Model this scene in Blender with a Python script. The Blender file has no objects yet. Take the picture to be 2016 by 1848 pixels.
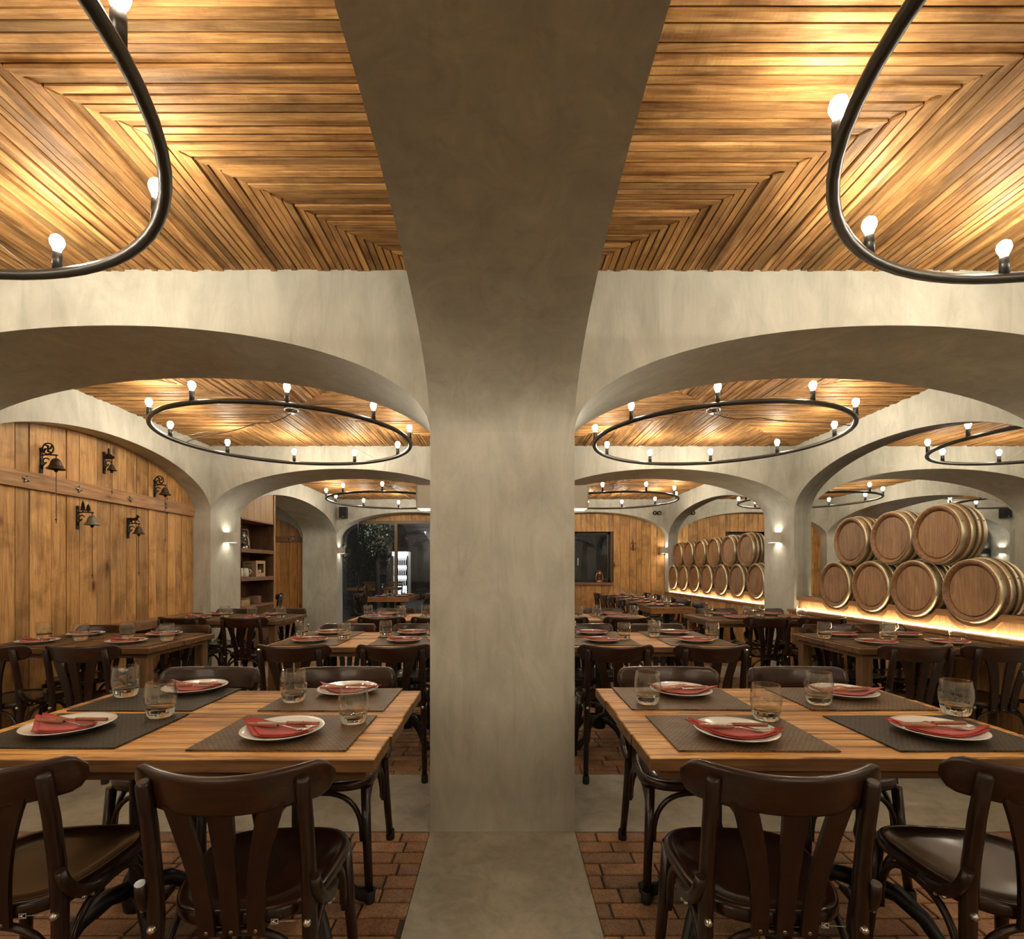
import bpy, math, random
from mathutils import Vector, Matrix
random.seed(7)
PI = math.pi
scene = bpy.context.scene
COL = scene.collection

# ------------------------------------------------------------------ camera, world, exposure
F, CX, CY, H = 1000.0, 989.0, 1120.0, 1.27          # focal length in pixels, vanishing point, eye height
cam_data = bpy.data.cameras.new('camera')
cam_data.sensor_fit = 'HORIZONTAL'
cam_data.sensor_width = 36.0
cam_data.lens = F / 2016 * 36
cam_data.shift_x = (1008 - CX) / 2016
cam_data.shift_y = (CY - 924) / 2016
cam_data.clip_start = 0.05
cam = bpy.data.objects.new('camera', cam_data)
COL.objects.link(cam)
cam.location = (0, 0, H)
cam.rotation_euler = (PI / 2, 0, 0)
scene.camera = cam

world = bpy.data.worlds.new('world')
scene.world = world
world.use_nodes = True
world.node_tree.nodes['Background'].inputs[0].default_value = (0.25, 0.32, 0.45, 1)
world.node_tree.nodes['Background'].inputs[1].default_value = 0.02

vs = scene.view_settings
vs.view_transform = 'Standard'
vs.look = 'None'
vs.gamma = 1.0
vs.use_curve_mapping = False
vs.exposure = 0.98
scene.cycles.max_bounces = 8
scene.cycles.diffuse_bounces = 4
scene.cycles.glossy_bounces = 3
scene.cycles.transmission_bounces = 5
scene.cycles.transparent_max_bounces = 12
scene.cycles.use_adaptive_sampling = True
scene.cycles.adaptive_threshold = 0.06
scene.cycles.caustics_reflective = False
scene.cycles.caustics_refractive = False
scene.cycles.time_limit = 1150
scene.cycles.use_denoising = True
scene.cycles.sample_clamp_indirect = 6
scene.cycles.blur_glossy = 0.6

BULB = 140.0            # lamp filaments
SCONCE = 26.0
LED = 15.0

# ------------------------------------------------------------------ pixel helpers
def on_z(px, py, z):
    Y = (z - H) / ((CY - py) / F)
    return ((px - CX) / F * Y, Y)
def on_x(px, py, X):
    Y = X / ((px - CX) / F)
    return (Y, H + (CY - py) / F * Y)
def on_y(px, py, Y):
    return ((px - CX) / F * Y, H + (CY - py) / F * Y)

# ------------------------------------------------------------------ materials
MAT = {}
def new_mat(name):
    m = bpy.data.materials.new(name)
    m.use_nodes = True
    nt = m.node_tree
    for n in list(nt.nodes):
        nt.nodes.remove(n)
    out = nt.nodes.new('ShaderNodeOutputMaterial')
    MAT[name] = m
    return m, nt, out
def N(nt, t, **kw):
    n = nt.nodes.new(t)
    for k, v in kw.items():
        setattr(n, k, v)
    return n
def L(nt, a, b):
    nt.links.new(a, b)
def principled(nt, out):
    p = N(nt, 'ShaderNodeBsdfPrincipled')
    L(nt, p.outputs[0], out.inputs[0])
    return p
def ramp(nt, fac, stops):
    r = N(nt, 'ShaderNodeValToRGB')
    els = r.color_ramp.elements
    while len(els) < len(stops):
        els.new(0.5)
    for e, (pos, c) in zip(els, stops):
        e.position = pos
        e.color = (c[0], c[1], c[2], 1)
    L(nt, fac, r.inputs[0])
    return r.outputs[0]
def math_n(nt, op, a, b=None):
    n = N(nt, 'ShaderNodeMath', operation=op)
    for i, v in enumerate((a, b)):
        if v is None:
            continue
        if isinstance(v, (int, float)):
            n.inputs[i].default_value = v
        else:
            L(nt, v, n.inputs[i])
    return n.outputs[0]
def mixc(nt, fac, a, b, mode='MIX'):
    n = N(nt, 'ShaderNodeMix', data_type='RGBA', blend_type=mode)
    for i, v in ((0, fac), (6, a), (7, b)):
        if isinstance(v, (int, float)):
            n.inputs[i].default_value = v
        elif isinstance(v, tuple):
            n.inputs[i].default_value = (v[0], v[1], v[2], 1)
        else:
            L(nt, v, n.inputs[i])
    return n.outputs[2]
def coords(nt, scale, rnd=False):
    tc = N(nt, 'ShaderNodeTexCoord')
    mp = N(nt, 'ShaderNodeMapping')
    mp.inputs['Scale'].default_value = scale
    L(nt, tc.outputs['Object'], mp.inputs[0])
    o = mp.outputs[0]
    if rnd is not False:
        add = N(nt, 'ShaderNodeVectorMath', operation='ADD')
        L(nt, o, add.inputs[0])
        mul = N(nt, 'ShaderNodeVectorMath', operation='SCALE')
        mul.inputs[0].default_value = (13.7, 9.1, 21.3)
        L(nt, rnd, mul.inputs['Scale'])
        L(nt, mul.outputs[0], add.inputs[1])
        o = add.outputs[0]
    return o
def noise(nt, vec, scale, detail=4, rough=0.6, dist=0.0):
    n = N(nt, 'ShaderNodeTexNoise')
    n.inputs['Scale'].default_value = scale
    n.inputs['Detail'].default_value = detail
    n.inputs['Roughness'].default_value = rough
    n.inputs['Distortion'].default_value = dist
    L(nt, vec, n.inputs['Vector'])
    return n.outputs[0]
def bump(nt, h, strength, dist, p):
    b = N(nt, 'ShaderNodeBump')
    b.inputs['Strength'].default_value = strength
    b.inputs['Distance'].default_value = dist
    L(nt, h, b.inputs['Height'])
    L(nt, b.outputs[0], p.inputs['Normal'])
def random_value(nt):
    oi = N(nt, 'ShaderNodeObjectInfo')
    at = N(nt, 'ShaderNodeAttribute', attribute_name='rnd')
    return math_n(nt, 'FRACT', math_n(nt, 'ADD', oi.outputs['Random'], at.outputs['Fac']))

def plain(name, col, rough=0.5, metal=0.0, coat=0.0, spec=0.5, var=0.0, vscale=8):
    m, nt, out = new_mat(name)
    p = principled(nt, out)
    p.inputs['Roughness'].default_value = rough
    p.inputs['Metallic'].default_value = metal
    p.inputs['Coat Weight'].default_value = coat
    p.inputs['Specular IOR Level'].default_value = spec
    v = coords(nt, (1, 1, 1))
    f = noise(nt, v, vscale)
    k = max(var, 0.04)
    lo = tuple(c * (1 - k) for c in col)
    hi = tuple(min(1, c * (1 + k)) for c in col)
    L(nt, ramp(nt, f, [(0.3, lo), (0.7, hi)]), p.inputs['Base Color'])
    return m
def emit(name, col, strength):
    m, nt, out = new_mat(name)
    e = N(nt, 'ShaderNodeEmission')
    e.inputs[0].default_value = (*col, 1)
    e.inputs[1].default_value = strength
    L(nt, e.outputs[0], out.inputs[0])
    return m

def plaster(name, c1, c2, rough=0.6, scale=1.0, bstr=0.15):
    m, nt, out = new_mat(name)
    p = principled(nt, out)
    v = coords(nt, (1, 1, 1))
    a = noise(nt, v, 0.9 * scale, 6, 0.62, 0.6)
    v2 = coords(nt, (1, 1, 0.35))
    b = noise(nt, v2, 5.5 * scale, 8, 0.7, 1.2)
    f = math_n(nt, 'ADD', math_n(nt, 'MULTIPLY', a, 0.55), math_n(nt, 'MULTIPLY', b, 0.45))
    mid = tuple((x + y) / 2 for x, y in zip(c1, c2))
    c = ramp(nt, f, [(0.36, c1), (0.5, mid), (0.62, c2)])
    st = noise(nt, coords(nt, (14, 14, 1.3)), 2.0, 3, 0.5, 0.4)
    sm = ramp(nt, st, [(0.30, (0.86, 0.86, 0.84)), (0.42, (1, 1, 1))])
    c = mixc(nt, 0.6, c, sm, 'MULTIPLY')
    L(nt, c, p.inputs['Base Color'])
    rr = N(nt, 'ShaderNodeMapRange')
    rr.inputs['To Min'].default_value = rough - 0.1
    rr.inputs['To Max'].default_value = rough + 0.12
    L(nt, b, rr.inputs[0])
    L(nt, rr.outputs[0], p.inputs['Roughness'])
    p.inputs['Specular IOR Level'].default_value = 0.3
    bump(nt, noise(nt, v, 22 * scale, 6, 0.65, 0.8), bstr, 0.01, p)
    return m

def wood(name, dark, mid, light, axis, freq=16.0, rough=0.5, knots=0.0, bstr=0.25, var=0.35, coat=0.0, saw=0.0, spec=0.4, stain=0.0, stretch=0.07, cracks=0.0):
    """grain runs along axis (0,1,2) of the object"""
    m, nt, out = new_mat(name)
    p = principled(nt, out)
    r = random_value(nt)
    s = [1.0, 1.0, 1.0]
    s[axis] = stretch
    v = coords(nt, tuple(s), r)
    warp = noise(nt, v, freq * 0.25, 3, 0.5, 0.0)
    g = noise(nt, v, freq, 6, 0.65, 2.2)
    fine = noise(nt, v, freq * 7, 3, 0.6, 0.3)
    f = math_n(nt, 'ADD', math_n(nt, 'MULTIPLY', g, 0.6), math_n(nt, 'MULTIPLY', fine, 0.22))
    f = math_n(nt, 'ADD', f, math_n(nt, 'MULTIPLY', warp, 0.18))
    c = ramp(nt, f, [(0.34, dark), (0.5, mid), (0.66, light)])
    # piece to piece variation
    vv = ramp(nt, r, [(0.0, (1 - var, 1 - var, 1 - var * 0.95)), (0.35, (1, 0.97, 0.93)), (0.7, (1 - var * 0.5, 1 - var * 0.55, 1 - var * 0.55)), (1.0, (1 + var * 0.35, 1 + var * 0.3, 1 + var * 0.2))])
    c = mixc(nt, 1.0, c, vv, 'MULTIPLY')
    if stain:
        sv = coords(nt, (1, 1, 1), r)
        sn = noise(nt, sv, 3.2, 5, 0.6, 0.5)
        c = mixc(nt, stain, c, ramp(nt, sn, [(0.38, (0.34, 0.30, 0.27)), (0.52, (1, 1, 1))]), 'MULTIPLY')
    if cracks:
        s4 = [1.0, 1.0, 1.0]
        s4[axis] = 0.045
        cn = noise(nt, coords(nt, tuple(s4), r), 26, 5, 0.75, 1.0)
        c = mixc(nt, cracks, c, ramp(nt, cn, [(0.36, (0.06, 0.045, 0.035)), (0.435, (0.42, 0.36, 0.30)), (0.50, (1, 1, 1))]), 'MULTIPLY')
    if knots:
        s2 = [1.0, 1.0, 1.0]
        s2[axis] = 0.45
        kv = coords(nt, tuple(s2), r)
        vo = N(nt, 'ShaderNodeTexVoronoi')
        vo.inputs['Scale'].default_value = 3.6
        L(nt, kv, vo.inputs['Vector'])
        kd = math_n(nt, 'ADD', vo.outputs['Distance'], math_n(nt, 'MULTIPLY', noise(nt, kv, 14, 3), 0.10))
        km = ramp(nt, kd, [(0.085, (0.2, 0.13, 0.08)), (0.125, (0.6, 0.5, 0.42)), (0.15, (0.82, 0.76, 0.7)), (0.26, (1, 1, 1))])
        c = mixc(nt, knots, c, km, 'MULTIPLY')
    L(nt, c, p.inputs['Base Color'])
    p.inputs['Roughness'].default_value = rough
    p.inputs['Coat Weight'].default_value = coat
    p.inputs['Coat Roughness'].default_value = 0.12
    p.inputs['Specular IOR Level'].default_value = spec
    h = f
    if saw:
        s3 = [6.0, 6.0, 6.0]
        s3[axis] = 60.0
        h = math_n(nt, 'ADD', f, math_n(nt, 'MULTIPLY', noise(nt, coords(nt, tuple(s3), r), 1.0, 2), saw))
    bump(nt, h, bstr, 0.004, p)
    return m

plaster('plaster', (0.36, 0.345, 0.288), (0.59, 0.572, 0.495), 0.58, 1.0, 0.12)
plaster('concrete', (0.27, 0.25, 0.195), (0.50, 0.47, 0.385), 0.42, 1.6, 0.12)
wood('ceiling_x', (0.25, 0.108, 0.034), (0.54, 0.28, 0.10), (0.84, 0.52, 0.215), 0, 20, 0.62, 0.0, 0.6, 0.46, 0.0, 0.8, spec=0.22, stain=0.6)
wood('ceiling_y', (0.25, 0.108, 0.034), (0.54, 0.28, 0.10), (0.84, 0.52, 0.215), 1, 20, 0.62, 0.0, 0.6, 0.46, 0.0, 0.8, spec=0.22, stain=0.6)
plain('ceiling_back', (0.035, 0.017, 0.008), 0.8)
wood('plank', (0.33, 0.155, 0.050), (0.61, 0.335, 0.12), (0.82, 0.51, 0.21), 2, 15, 0.55, 1.0, 0.3, 0.34, stain=0.5)
wood('plank_orange', (0.30, 0.11, 0.03), (0.58, 0.27, 0.075), (0.76, 0.40, 0.13), 2, 13, 0.45, 0.9, 0.2, 0.24, stain=0.25)
wood('brace_y', (0.2, 0.10, 0.045), (0.38, 0.2, 0.09), (0.54, 0.33, 0.16), 1, 14, 0.5, 0.8, 0.3, 0.2)
wood('brace_x', (0.12, 0.055, 0.024), (0.26, 0.125, 0.05), (0.38, 0.2, 0.09), 0, 14, 0.5, 0.8, 0.3, 0.2)
wood('panel_light', (0.30, 0.17, 0.07), (0.46, 0.28, 0.13), (0.58, 0.38, 0.2), 2, 20, 0.55, 0.3, 0.25, 0.3)
wood('shelf_dark', (0.05, 0.022, 0.010), (0.12, 0.058, 0.026), (0.20, 0.105, 0.05), 2, 12, 0.5, 0.3, 0.2, 0.2, stain=0.5)
wood('shelf_board', (0.13, 0.065, 0.035), (0.24, 0.13, 0.07), (0.36, 0.21, 0.12), 1, 16, 0.5, 0.2, 0.2, 0.2)
wood('chair_wood', (0.009, 0.0036, 0.0022), (0.019, 0.0074, 0.0042), (0.034, 0.0135, 0.0075), 2, 18, 0.30, 0.0, 0.06, 0.15, spec=0.35, coat=0.3, stretch=0.12)
wood('chair_seat', (0.010, 0.0038, 0.0022), (0.021, 0.008, 0.0043), (0.037, 0.014, 0.0075), 1, 14, 0.26, 0.0, 0.05, 0.15, spec=0.35, coat=0.35, stretch=0.12)
wood('chair_rail', (0.015, 0.006, 0.0034), (0.031, 0.012, 0.0065), (0.053, 0.0215, 0.0115), 0, 16, 0.30, 0.0, 0.05, 0.15, spec=0.35, coat=0.3, stretch=0.08)
wood('table_wood', (0.15, 0.06, 0.018), (0.64, 0.325, 0.092), (0.93, 0.58, 0.215), 0, 13, 0.5, 0.35, 0.8, 0.16, stain=0.3, spec=0.25, cracks=0.8, stretch=0.05)
wood('table_dark', (0.06, 0.03, 0.013), (0.25, 0.125, 0.05), (0.44, 0.25, 0.11), 0, 13, 0.48, 0.2, 0.6, 0.25, stain=0.5, spec=0.28, cracks=0.9, stretch=0.05)
wood('table_edge', (0.05, 0.023, 0.010), (0.145, 0.07, 0.028), (0.27, 0.145, 0.06), 0, 14, 0.5, 0.1, 0.3, 0.25, stretch=0.06)
wood('table_leg', (0.07, 0.034, 0.015), (0.18, 0.095, 0.042), (0.3, 0.175, 0.085), 2, 16, 0.5, 0.1, 0.2, 0.25)
wood('oak_y', (0.11, 0.045, 0.015), (0.27, 0.125, 0.042), (0.42, 0.22, 0.085), 1, 15, 0.4, 0.2, 0.2, 0.25)
wood('oak_x', (0.13, 0.05, 0.016), (0.32, 0.145, 0.048), (0.46, 0.24, 0.09), 0, 22, 0.4, 0.0, 0.2, 0.25)
wood('barrel_head', (0.17, 0.085, 0.04), (0.34, 0.19, 0.092), (0.50, 0.30, 0.155), 2, 20, 0.45, 0.0, 0.2, 0.25, stain=0.3)
wood('barrel_stave', (0.15, 0.07, 0.03), (0.28, 0.14, 0.065), (0.42, 0.24, 0.12), 0, 24, 0.45, 0.0, 0.2, 0.2, stain=0.3)
wood('cradle_wood', (0.16, 0.075, 0.03), (0.30, 0.155, 0.065), (0.42, 0.24, 0.11), 1, 18, 0.5, 0.0, 0.2, 0.2)
wood('handle_wood', (0.20, 0.06, 0.03), (0.34, 0.115, 0.06), (0.46, 0.19, 0.105), 0, 60, 0.4, 0.0, 0.1, 0.25)
plain('black_metal', (0.018, 0.017, 0.016), 0.36, 0.6, var=0.1)
plain('ring_metal', (0.085, 0.082, 0.077), 0.36, 0.8, var=0.1)
plain('cast_iron', (0.012, 0.012, 0.013), 0.34, 0.3)
plain('iron_dark', (0.022, 0.016, 0.012), 0.5, 0.5, var=0.2)
plain('bell_bronze', (0.085, 0.062, 0.04), 0.42, 0.7, var=0.35, vscale=20)
plain('bell_pale', (0.17, 0.155, 0.12), 0.45, 0.6, var=0.3, vscale=20)
plain('steel', (0.62, 0.6, 0.56), 0.2, 1.0)
plain('old_steel', (0.36, 0.34, 0.30), 0.3, 1.0, var=0.3, vscale=60)
plain('hoop_metal', (0.66, 0.57, 0.38), 0.40, 0.75, var=0.25, vscale=9)
plain('rubber', (0.010, 0.010, 0.011), 0.6)
plain('porcelain', (0.80, 0.77, 0.72), 0.12, 0, 0.3)
plain('white_paint', (0.72, 0.70, 0.66), 0.5)
plain('sconce_paint', (0.52, 0.48, 0.40), 0.5)
plain('cord', (0.13, 0.07, 0.04), 0.8)
plain('wire', (0.06, 0.055, 0.05), 0.5, 0.5)
plain('wire_pale', (0.5, 0.47, 0.42), 0.5, 0.5)
plain('slate', (0.012, 0.012, 0.013), 0.7)
plain('chalk', (0.62, 0.6, 0.56), 0.8)
plain('cardboard', (0.29, 0.19, 0.11), 0.7, var=0.1)
plain('crate_pale', (0.45, 0.31, 0.19), 0.7, var=0.1)
plain('print_black', (0.012, 0.010, 0.009), 0.6)
plain('cream_ceramic', (0.62, 0.58, 0.48), 0.25)
plain('wicker', (0.50, 0.36, 0.18), 0.7, var=0.5, vscale=60)
plain('terracotta_plate', (0.42, 0.28, 0.20), 0.5, var=0.1)
plain('bottle_glass', (0.012, 0.010, 0.008), 0.12, 0, 0.4)
plain('bottle_label', (0.5, 0.36, 0.2), 0.6)
plain('speaker_black', (0.016, 0.016, 0.017), 0.5)
plain('frame_black', (0.012, 0.013, 0.014), 0.4, 0.3)
plain('frame_brown', (0.13, 0.095, 0.06), 0.45, 0.4)
plain('outside_wall', (0.20, 0.20, 0.20), 0.8, var=0.15, vscale=2)
plain('outside_dark', (0.05, 0.05, 0.052), 0.8, var=0.3, vscale=3)
plain('outside_floor', (0.03, 0.03, 0.032), 0.7)
plain('fridge_white', (0.6, 0.6, 0.6), 0.4)
plain('leaf', (0.10, 0.13, 0.09), 0.35, var=0.5, vscale=30)
plain('white_sticker', (0.75, 0.75, 0.74), 0.5)
plain('copper', (0.55, 0.26, 0.14), 0.3, 1.0)
plain('mortar', (0.07, 0.052, 0.038), 0.9, var=0.3, vscale=30)
emit('bulb_light', (1.0, 0.92, 0.74), BULB)
emit('sconce_light', (1.0, 0.93, 0.78), SCONCE)
emit('led_light', (1.0, 0.78, 0.46), LED)
emit('added_side_light', (1.0, 0.9, 0.7), 70.0)  # for the lamp added in the side room
emit('fridge_light', (0.9, 0.95, 1.0), 1.1)
emit('added_terrace_light', (1.0, 0.93, 0.84), 110.0)  # glow of the lamps added on the terrace

def brick_mat():
    m, nt, out = new_mat('brick')
    p = principled(nt, out)
    r = random_value(nt)
    v = coords(nt, (1, 1, 1), r)
    base = ramp(nt, r, [(0, (0.33, 0.16, 0.078)), (0.3, (0.40, 0.215, 0.112)), (0.55, (0.25, 0.15, 0.09)), (0.75, (0.46, 0.26, 0.14)), (1.0, (0.32, 0.175, 0.095))])
    n1 = noise(nt, v, 9, 6, 0.7, 0.6)
    n2 = noise(nt, v, 110, 3, 0.7)
    c = mixc(nt, 0.8, base, ramp(nt, n1, [(0.3, (0.45, 0.42, 0.38)), (0.6, (1.1, 1.08, 1.02))]), 'MULTIPLY')
    c = mixc(nt, 0.7, c, ramp(nt, n2, [(0.36, (0.45, 0.42, 0.4)), (0.5, (1, 1, 1)), (0.66, (1.25, 1.2, 1.15))]), 'MULTIPLY')
    L(nt, c, p.inputs['Base Color'])
    p.inputs['Roughness'].default_value = 0.62
    bump(nt, math_n(nt, 'ADD', n1, n2), 0.35, 0.003, p)
brick_mat()

def leather_mat(name, c1, c2):
    m, nt, out = new_mat(name)
    p = principled(nt, out)
    v = coords(nt, (1, 1, 1))
    br = N(nt, 'ShaderNodeTexBrick')
    br.inputs['Scale'].default_value = 1.0
    br.inputs['Brick Width'].default_value = 0.016
    br.inputs['Row Height'].default_value = 0.011
    br.inputs['Mortar Size'].default_value = 0.0013
    br.inputs['Mortar Smooth'].default_value = 0.8
    wv = N(nt, 'ShaderNodeVectorMath', operation='ADD')
    L(nt, v, wv.inputs[0])
    nn = N(nt, 'ShaderNodeTexNoise')
    nn.inputs['Scale'].default_value = 22
    L(nt, v, nn.inputs['Vector'])
    sc = N(nt, 'ShaderNodeVectorMath', operation='SCALE')
    sc.inputs['Scale'].default_value = 0.010
    L(nt, nn.outputs['Color'], sc.inputs[0])
    L(nt, sc.outputs[0], wv.inputs[1])
    L(nt, wv.outputs[0], br.inputs['Vector'])
    c = ramp(nt, noise(nt, v, 16, 4), [(0.3, c1), (0.7, c2)])
    L(nt, c, p.inputs['Base Color'])
    p.inputs['Roughness'].default_value = 0.46
    p.inputs['Specular IOR Level'].default_value = 0.16
    h = math_n(nt, 'SUBTRACT', 1.0, br.outputs['Fac'])
    L(nt, mixc(nt, br.outputs['Fac'], c, (c1[0] * 0.3, c1[1] * 0.3, c1[2] * 0.3)), p.inputs['Base Color'])
    bump(nt, h, 0.8, 0.004, p)
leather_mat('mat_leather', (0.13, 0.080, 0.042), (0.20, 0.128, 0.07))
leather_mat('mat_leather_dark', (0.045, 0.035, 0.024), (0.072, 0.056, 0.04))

def napkin_mat():
    m, nt, out = new_mat('napkin_cloth')
    p = principled(nt, out)
    v = coords(nt, (1, 1, 1))
    c = ramp(nt, noise(nt, v, 30, 3), [(0.3, (0.36, 0.030, 0.024)), (0.7, (0.48, 0.048, 0.036))])
    L(nt, c, p.inputs['Base Color'])
    p.inputs['Roughness'].default_value = 0.85
    p.inputs['Sheen Weight'].default_value = 0.2
    bump(nt, noise(nt, v, 260, 2), 0.25, 0.001, p)
napkin_mat()

def thin_glass(name, tint, base=0.05, refl=1.0, rough=0.0):
    m, nt, out = new_mat(name)
    t = N(nt, 'ShaderNodeBsdfTransparent')
    t.inputs[0].default_value = (*tint, 1)
    g = N(nt, 'ShaderNodeBsdfGlossy')
    g.inputs['Roughness'].default_value = rough
    g.inputs[0].default_value = (refl, refl, refl, 1)
    lw = N(nt, 'ShaderNodeLayerWeight')
    lw.inputs[0].default_value = 0.5
    f = math_n(nt, 'ADD', math_n(nt, 'MULTIPLY', math_n(nt, 'POWER', lw.outputs['Facing'], 2.6), 0.8), base)
    mx = N(nt, 'ShaderNodeMixShader')
    L(nt, f, mx.inputs[0])
    L(nt, t.outputs[0], mx.inputs[1])
    L(nt, g.outputs[0], mx.inputs[2])
    L(nt, mx.outputs[0], out.inputs[0])
thin_glass('glass_thin', (0.975, 0.975, 0.965), 0.075)
thin_glass('window_glass', (0.86, 0.88, 0.9))
m, nt, out = new_mat('glass_solid')
g = N(nt, 'ShaderNodeBsdfGlass')
g.inputs['IOR'].default_value = 1.45
g.inputs[0].default_value = (0.97, 0.98, 0.96, 1)
L(nt, g.outputs[0], out.inputs[0])
m, nt, out = new_mat('mirror')
g = N(nt, 'ShaderNodeBsdfGlossy')
g.inputs[0].default_value = (0.86, 0.87, 0.85, 1)
g.inputs['Roughness'].default_value = 0.0
L(nt, g.outputs[0], out.inputs[0])

# ------------------------------------------------------------------ mesh builder
class MB:
    def __init__(s):
        s.v, s.f, s.sm, s.mi, s.rnd = [], [], [], [], []
        s.cur, s.r = 0, 0.0
    def face(s, idx, smooth=False):
        s.f.append(tuple(idx)); s.sm.append(smooth); s.mi.append(s.cur); s.rnd.append(s.r)
    def add(s, pts):
        b = len(s.v)
        s.v.extend([tuple(p) for p in pts])
        return b
    def quad(s, a, b, c, d, smooth=False):
        i = s.add([a, b, c, d]); s.face((i, i + 1, i + 2, i + 3), smooth); return s
    def box(s, x0, x1, y0, y1, z0, z1):
        b = s.add([(x, y, z) for z in (z0, z1) for y in (y0, y1) for x in (x0, x1)])
        for f in ((0, 2, 3, 1), (4, 5, 7, 6), (0, 1, 5, 4), (2, 6, 7, 3), (0, 4, 6, 2), (1, 3, 7, 5)):
            s.face([b + i for i in f])
        return s
    def cbox(s, x0, x1, y0, y1, z0, z1, c=0.004, bottom=True):
        """box with chamfered top edges and corners"""
        rings = [(x0, x1, y0, y1, z0), (x0, x1, y0, y1, z1 - c), (x0 + c, x1 - c, y0 + c, y1 - c, z1)]
        b = len(s.v)
        for (a, d, e, g, z) in rings:
            s.add([(a, e, z), (d, e, z), (d, g, z), (a, g, z)])
        for k in range(2):
            for i in range(4):
                j = (i + 1) % 4
                s.face((b + 4 * k + i, b + 4 * k + j, b + 4 * k + 4 + j, b + 4 * k + 4 + i))
        s.face((b + 8, b + 9, b + 10, b + 11))
        if bottom:
            s.face((b + 3, b + 2, b + 1, b))
        return s
    def prism(s, poly, axis, t0, t1, smooth=False):
        """poly of (u,w); axis 0: u=y,w=z ; axis 1: u=x,w=z ; axis 2: u=x,w=y"""
        def P(u, w, t):
            return ((t, u, w), (u, t, w), (u, w, t))[axis]
        n = len(poly)
        b = s.add([P(u, w, t0) for u, w in poly] + [P(u, w, t1) for u, w in poly])
        s.face([b + i for i in range(n)][::-1]); s.face([b + n + i for i in range(n)])
        c = s.add([P(u, w, t0) for u, w in poly] + [P(u, w, t1) for u, w in poly]) if smooth else b
        for i in range(n):
            j = (i + 1) % n
            s.face((c + i, c + j, c + n + j, c + n + i), smooth)
        return s
    def tube(s, path, r, n=10, closed=False, caps=True, flat=1.0):
        pts = [Vector(p) for p in path]
        m = len(pts)
        rs = r if isinstance(r, (list, tuple)) else [r] * m
        T = []
        for i in range(m):
            a = pts[(i - 1) % m] if (closed or i > 0) else pts[i]
            c = pts[(i + 1) % m] if (closed or i < m - 1) else pts[i]
            t = (c - a)
            T.append(t.normalized() if t.length > 1e-9 else Vector((0, 0, 1)))
        up = Vector((0, 0, 1)) if abs(T[0].z) < 0.9 else Vector((0, 1, 0))
        nrm = (up - T[0] * up.dot(T[0])).normalized()
        b = len(s.v)
        for i in range(m):
            nrm = (nrm - T[i] * nrm.dot(T[i]))
            nrm = nrm.normalized() if nrm.length > 1e-6 else Vector((1, 0, 0))
            bi = T[i].cross(nrm)
            for k in range(n):
                a = 2 * PI * k / n
                s.v.append(tuple(pts[i] + nrm * (math.cos(a) * rs[i] * flat) + bi * (math.sin(a) * rs[i])))
        for i in range(m if closed else m - 1):
            j = (i + 1) % m
            for k in range(n):
                l = (k + 1) % n
                s.face((b + i * n + k, b + i * n + l, b + j * n + l, b + j * n + k), True)
        if caps and not closed:
            s.face([b + k for k in range(n)][::-1]); s.face([b + (m - 1) * n + k for k in range(n)])
        return s
    def lathe(s, prof, n=24, o=(0, 0, 0), axis=2, smooth=True):
        b = len(s.v)
        def P(r, h, a):
            c, d = r * math.cos(a), r * math.sin(a)
            p = ((h, c, d), (c, h, d), (c, d, h))[axis]
            return (p[0] + o[0], p[1] + o[1], p[2] + o[2])
        for r, h in prof:
            for k in range(n):
                s.v.append(P(r, h, 2 * PI * k / n))
        for i in range(len(prof) - 1):
            if prof[i][0] < 1e-6 and prof[i + 1][0] < 1e-6:
                continue
            for k in range(n):
                l = (k + 1) % n
                q = [b + i * n + k, b + i * n + l, b + (i + 1) * n + l, b + (i + 1) * n + k]
                if prof[i][0] < 1e-6:
                    q = [q[0], q[2], q[3]]
                elif prof[i + 1][0] < 1e-6:
                    q = [q[0], q[1], q[2]]
                s.face(q, smooth)
        return s
    def sphere(s, o, r, n=10, m=6, sz=1.0):
        prof = [(r * math.sin(PI * i / m) if 0 < i < m else 0.0, -r * sz * math.cos(PI * i / m)) for i in range(m + 1)]
        return s.lathe(prof, n, o)
    def mesh(s, name, mats):
        me = bpy.data.meshes.new(name)
        me.from_pydata(s.v, [], s.f)
        me.polygons.foreach_set('use_smooth', s.sm)
        if isinstance(mats, str):
            mats = [mats]
        for m in mats:
            me.materials.append(MAT[m])
        if len(mats) > 1:
            me.polygons.foreach_set('material_index', s.mi)
        if any(s.rnd):
            at = me.attributes.new('rnd', 'FLOAT', 'FACE')
            at.data.foreach_set('value', s.rnd)
        me.validate()
        me.update()
        return me

def put(name, me, parent=None, loc=None, rot=None):
    o = bpy.data.objects.new(name, me)
    COL.objects.link(o)
    if parent is not None:
        o.parent = parent
    if loc is not None:
        o.location = loc
    if rot is not None:
        o.rotation_euler = rot
    return o
def build(name, mb, mat, parent=None, loc=None, rot=None):
    return put(name, mb.mesh(name, mat), parent, loc, rot)
def tag(o, label, cat, group=None, kind=None):
    o['label'] = label
    o['category'] = cat
    if group:
        o['group'] = group
    if kind:
        o['kind'] = kind
    return o
def thing(name, label, cat, loc=(0, 0, 0), rz=0.0, group=None):
    o = bpy.data.objects.new(name, None)
    o.empty_display_size = 0.05
    COL.objects.link(o)
    o.location = loc
    o.rotation_euler = (0, 0, rz)
    return tag(o, label, cat, group)
def struct(name, mb, mat, label=None, cat=None, parent=None):
    o = build(name, mb, mat, parent)
    if parent is None:
        o['kind'] = 'structure'
        if label:
            o['label'] = label
        if cat:
            o['category'] = cat
    return o

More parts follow.
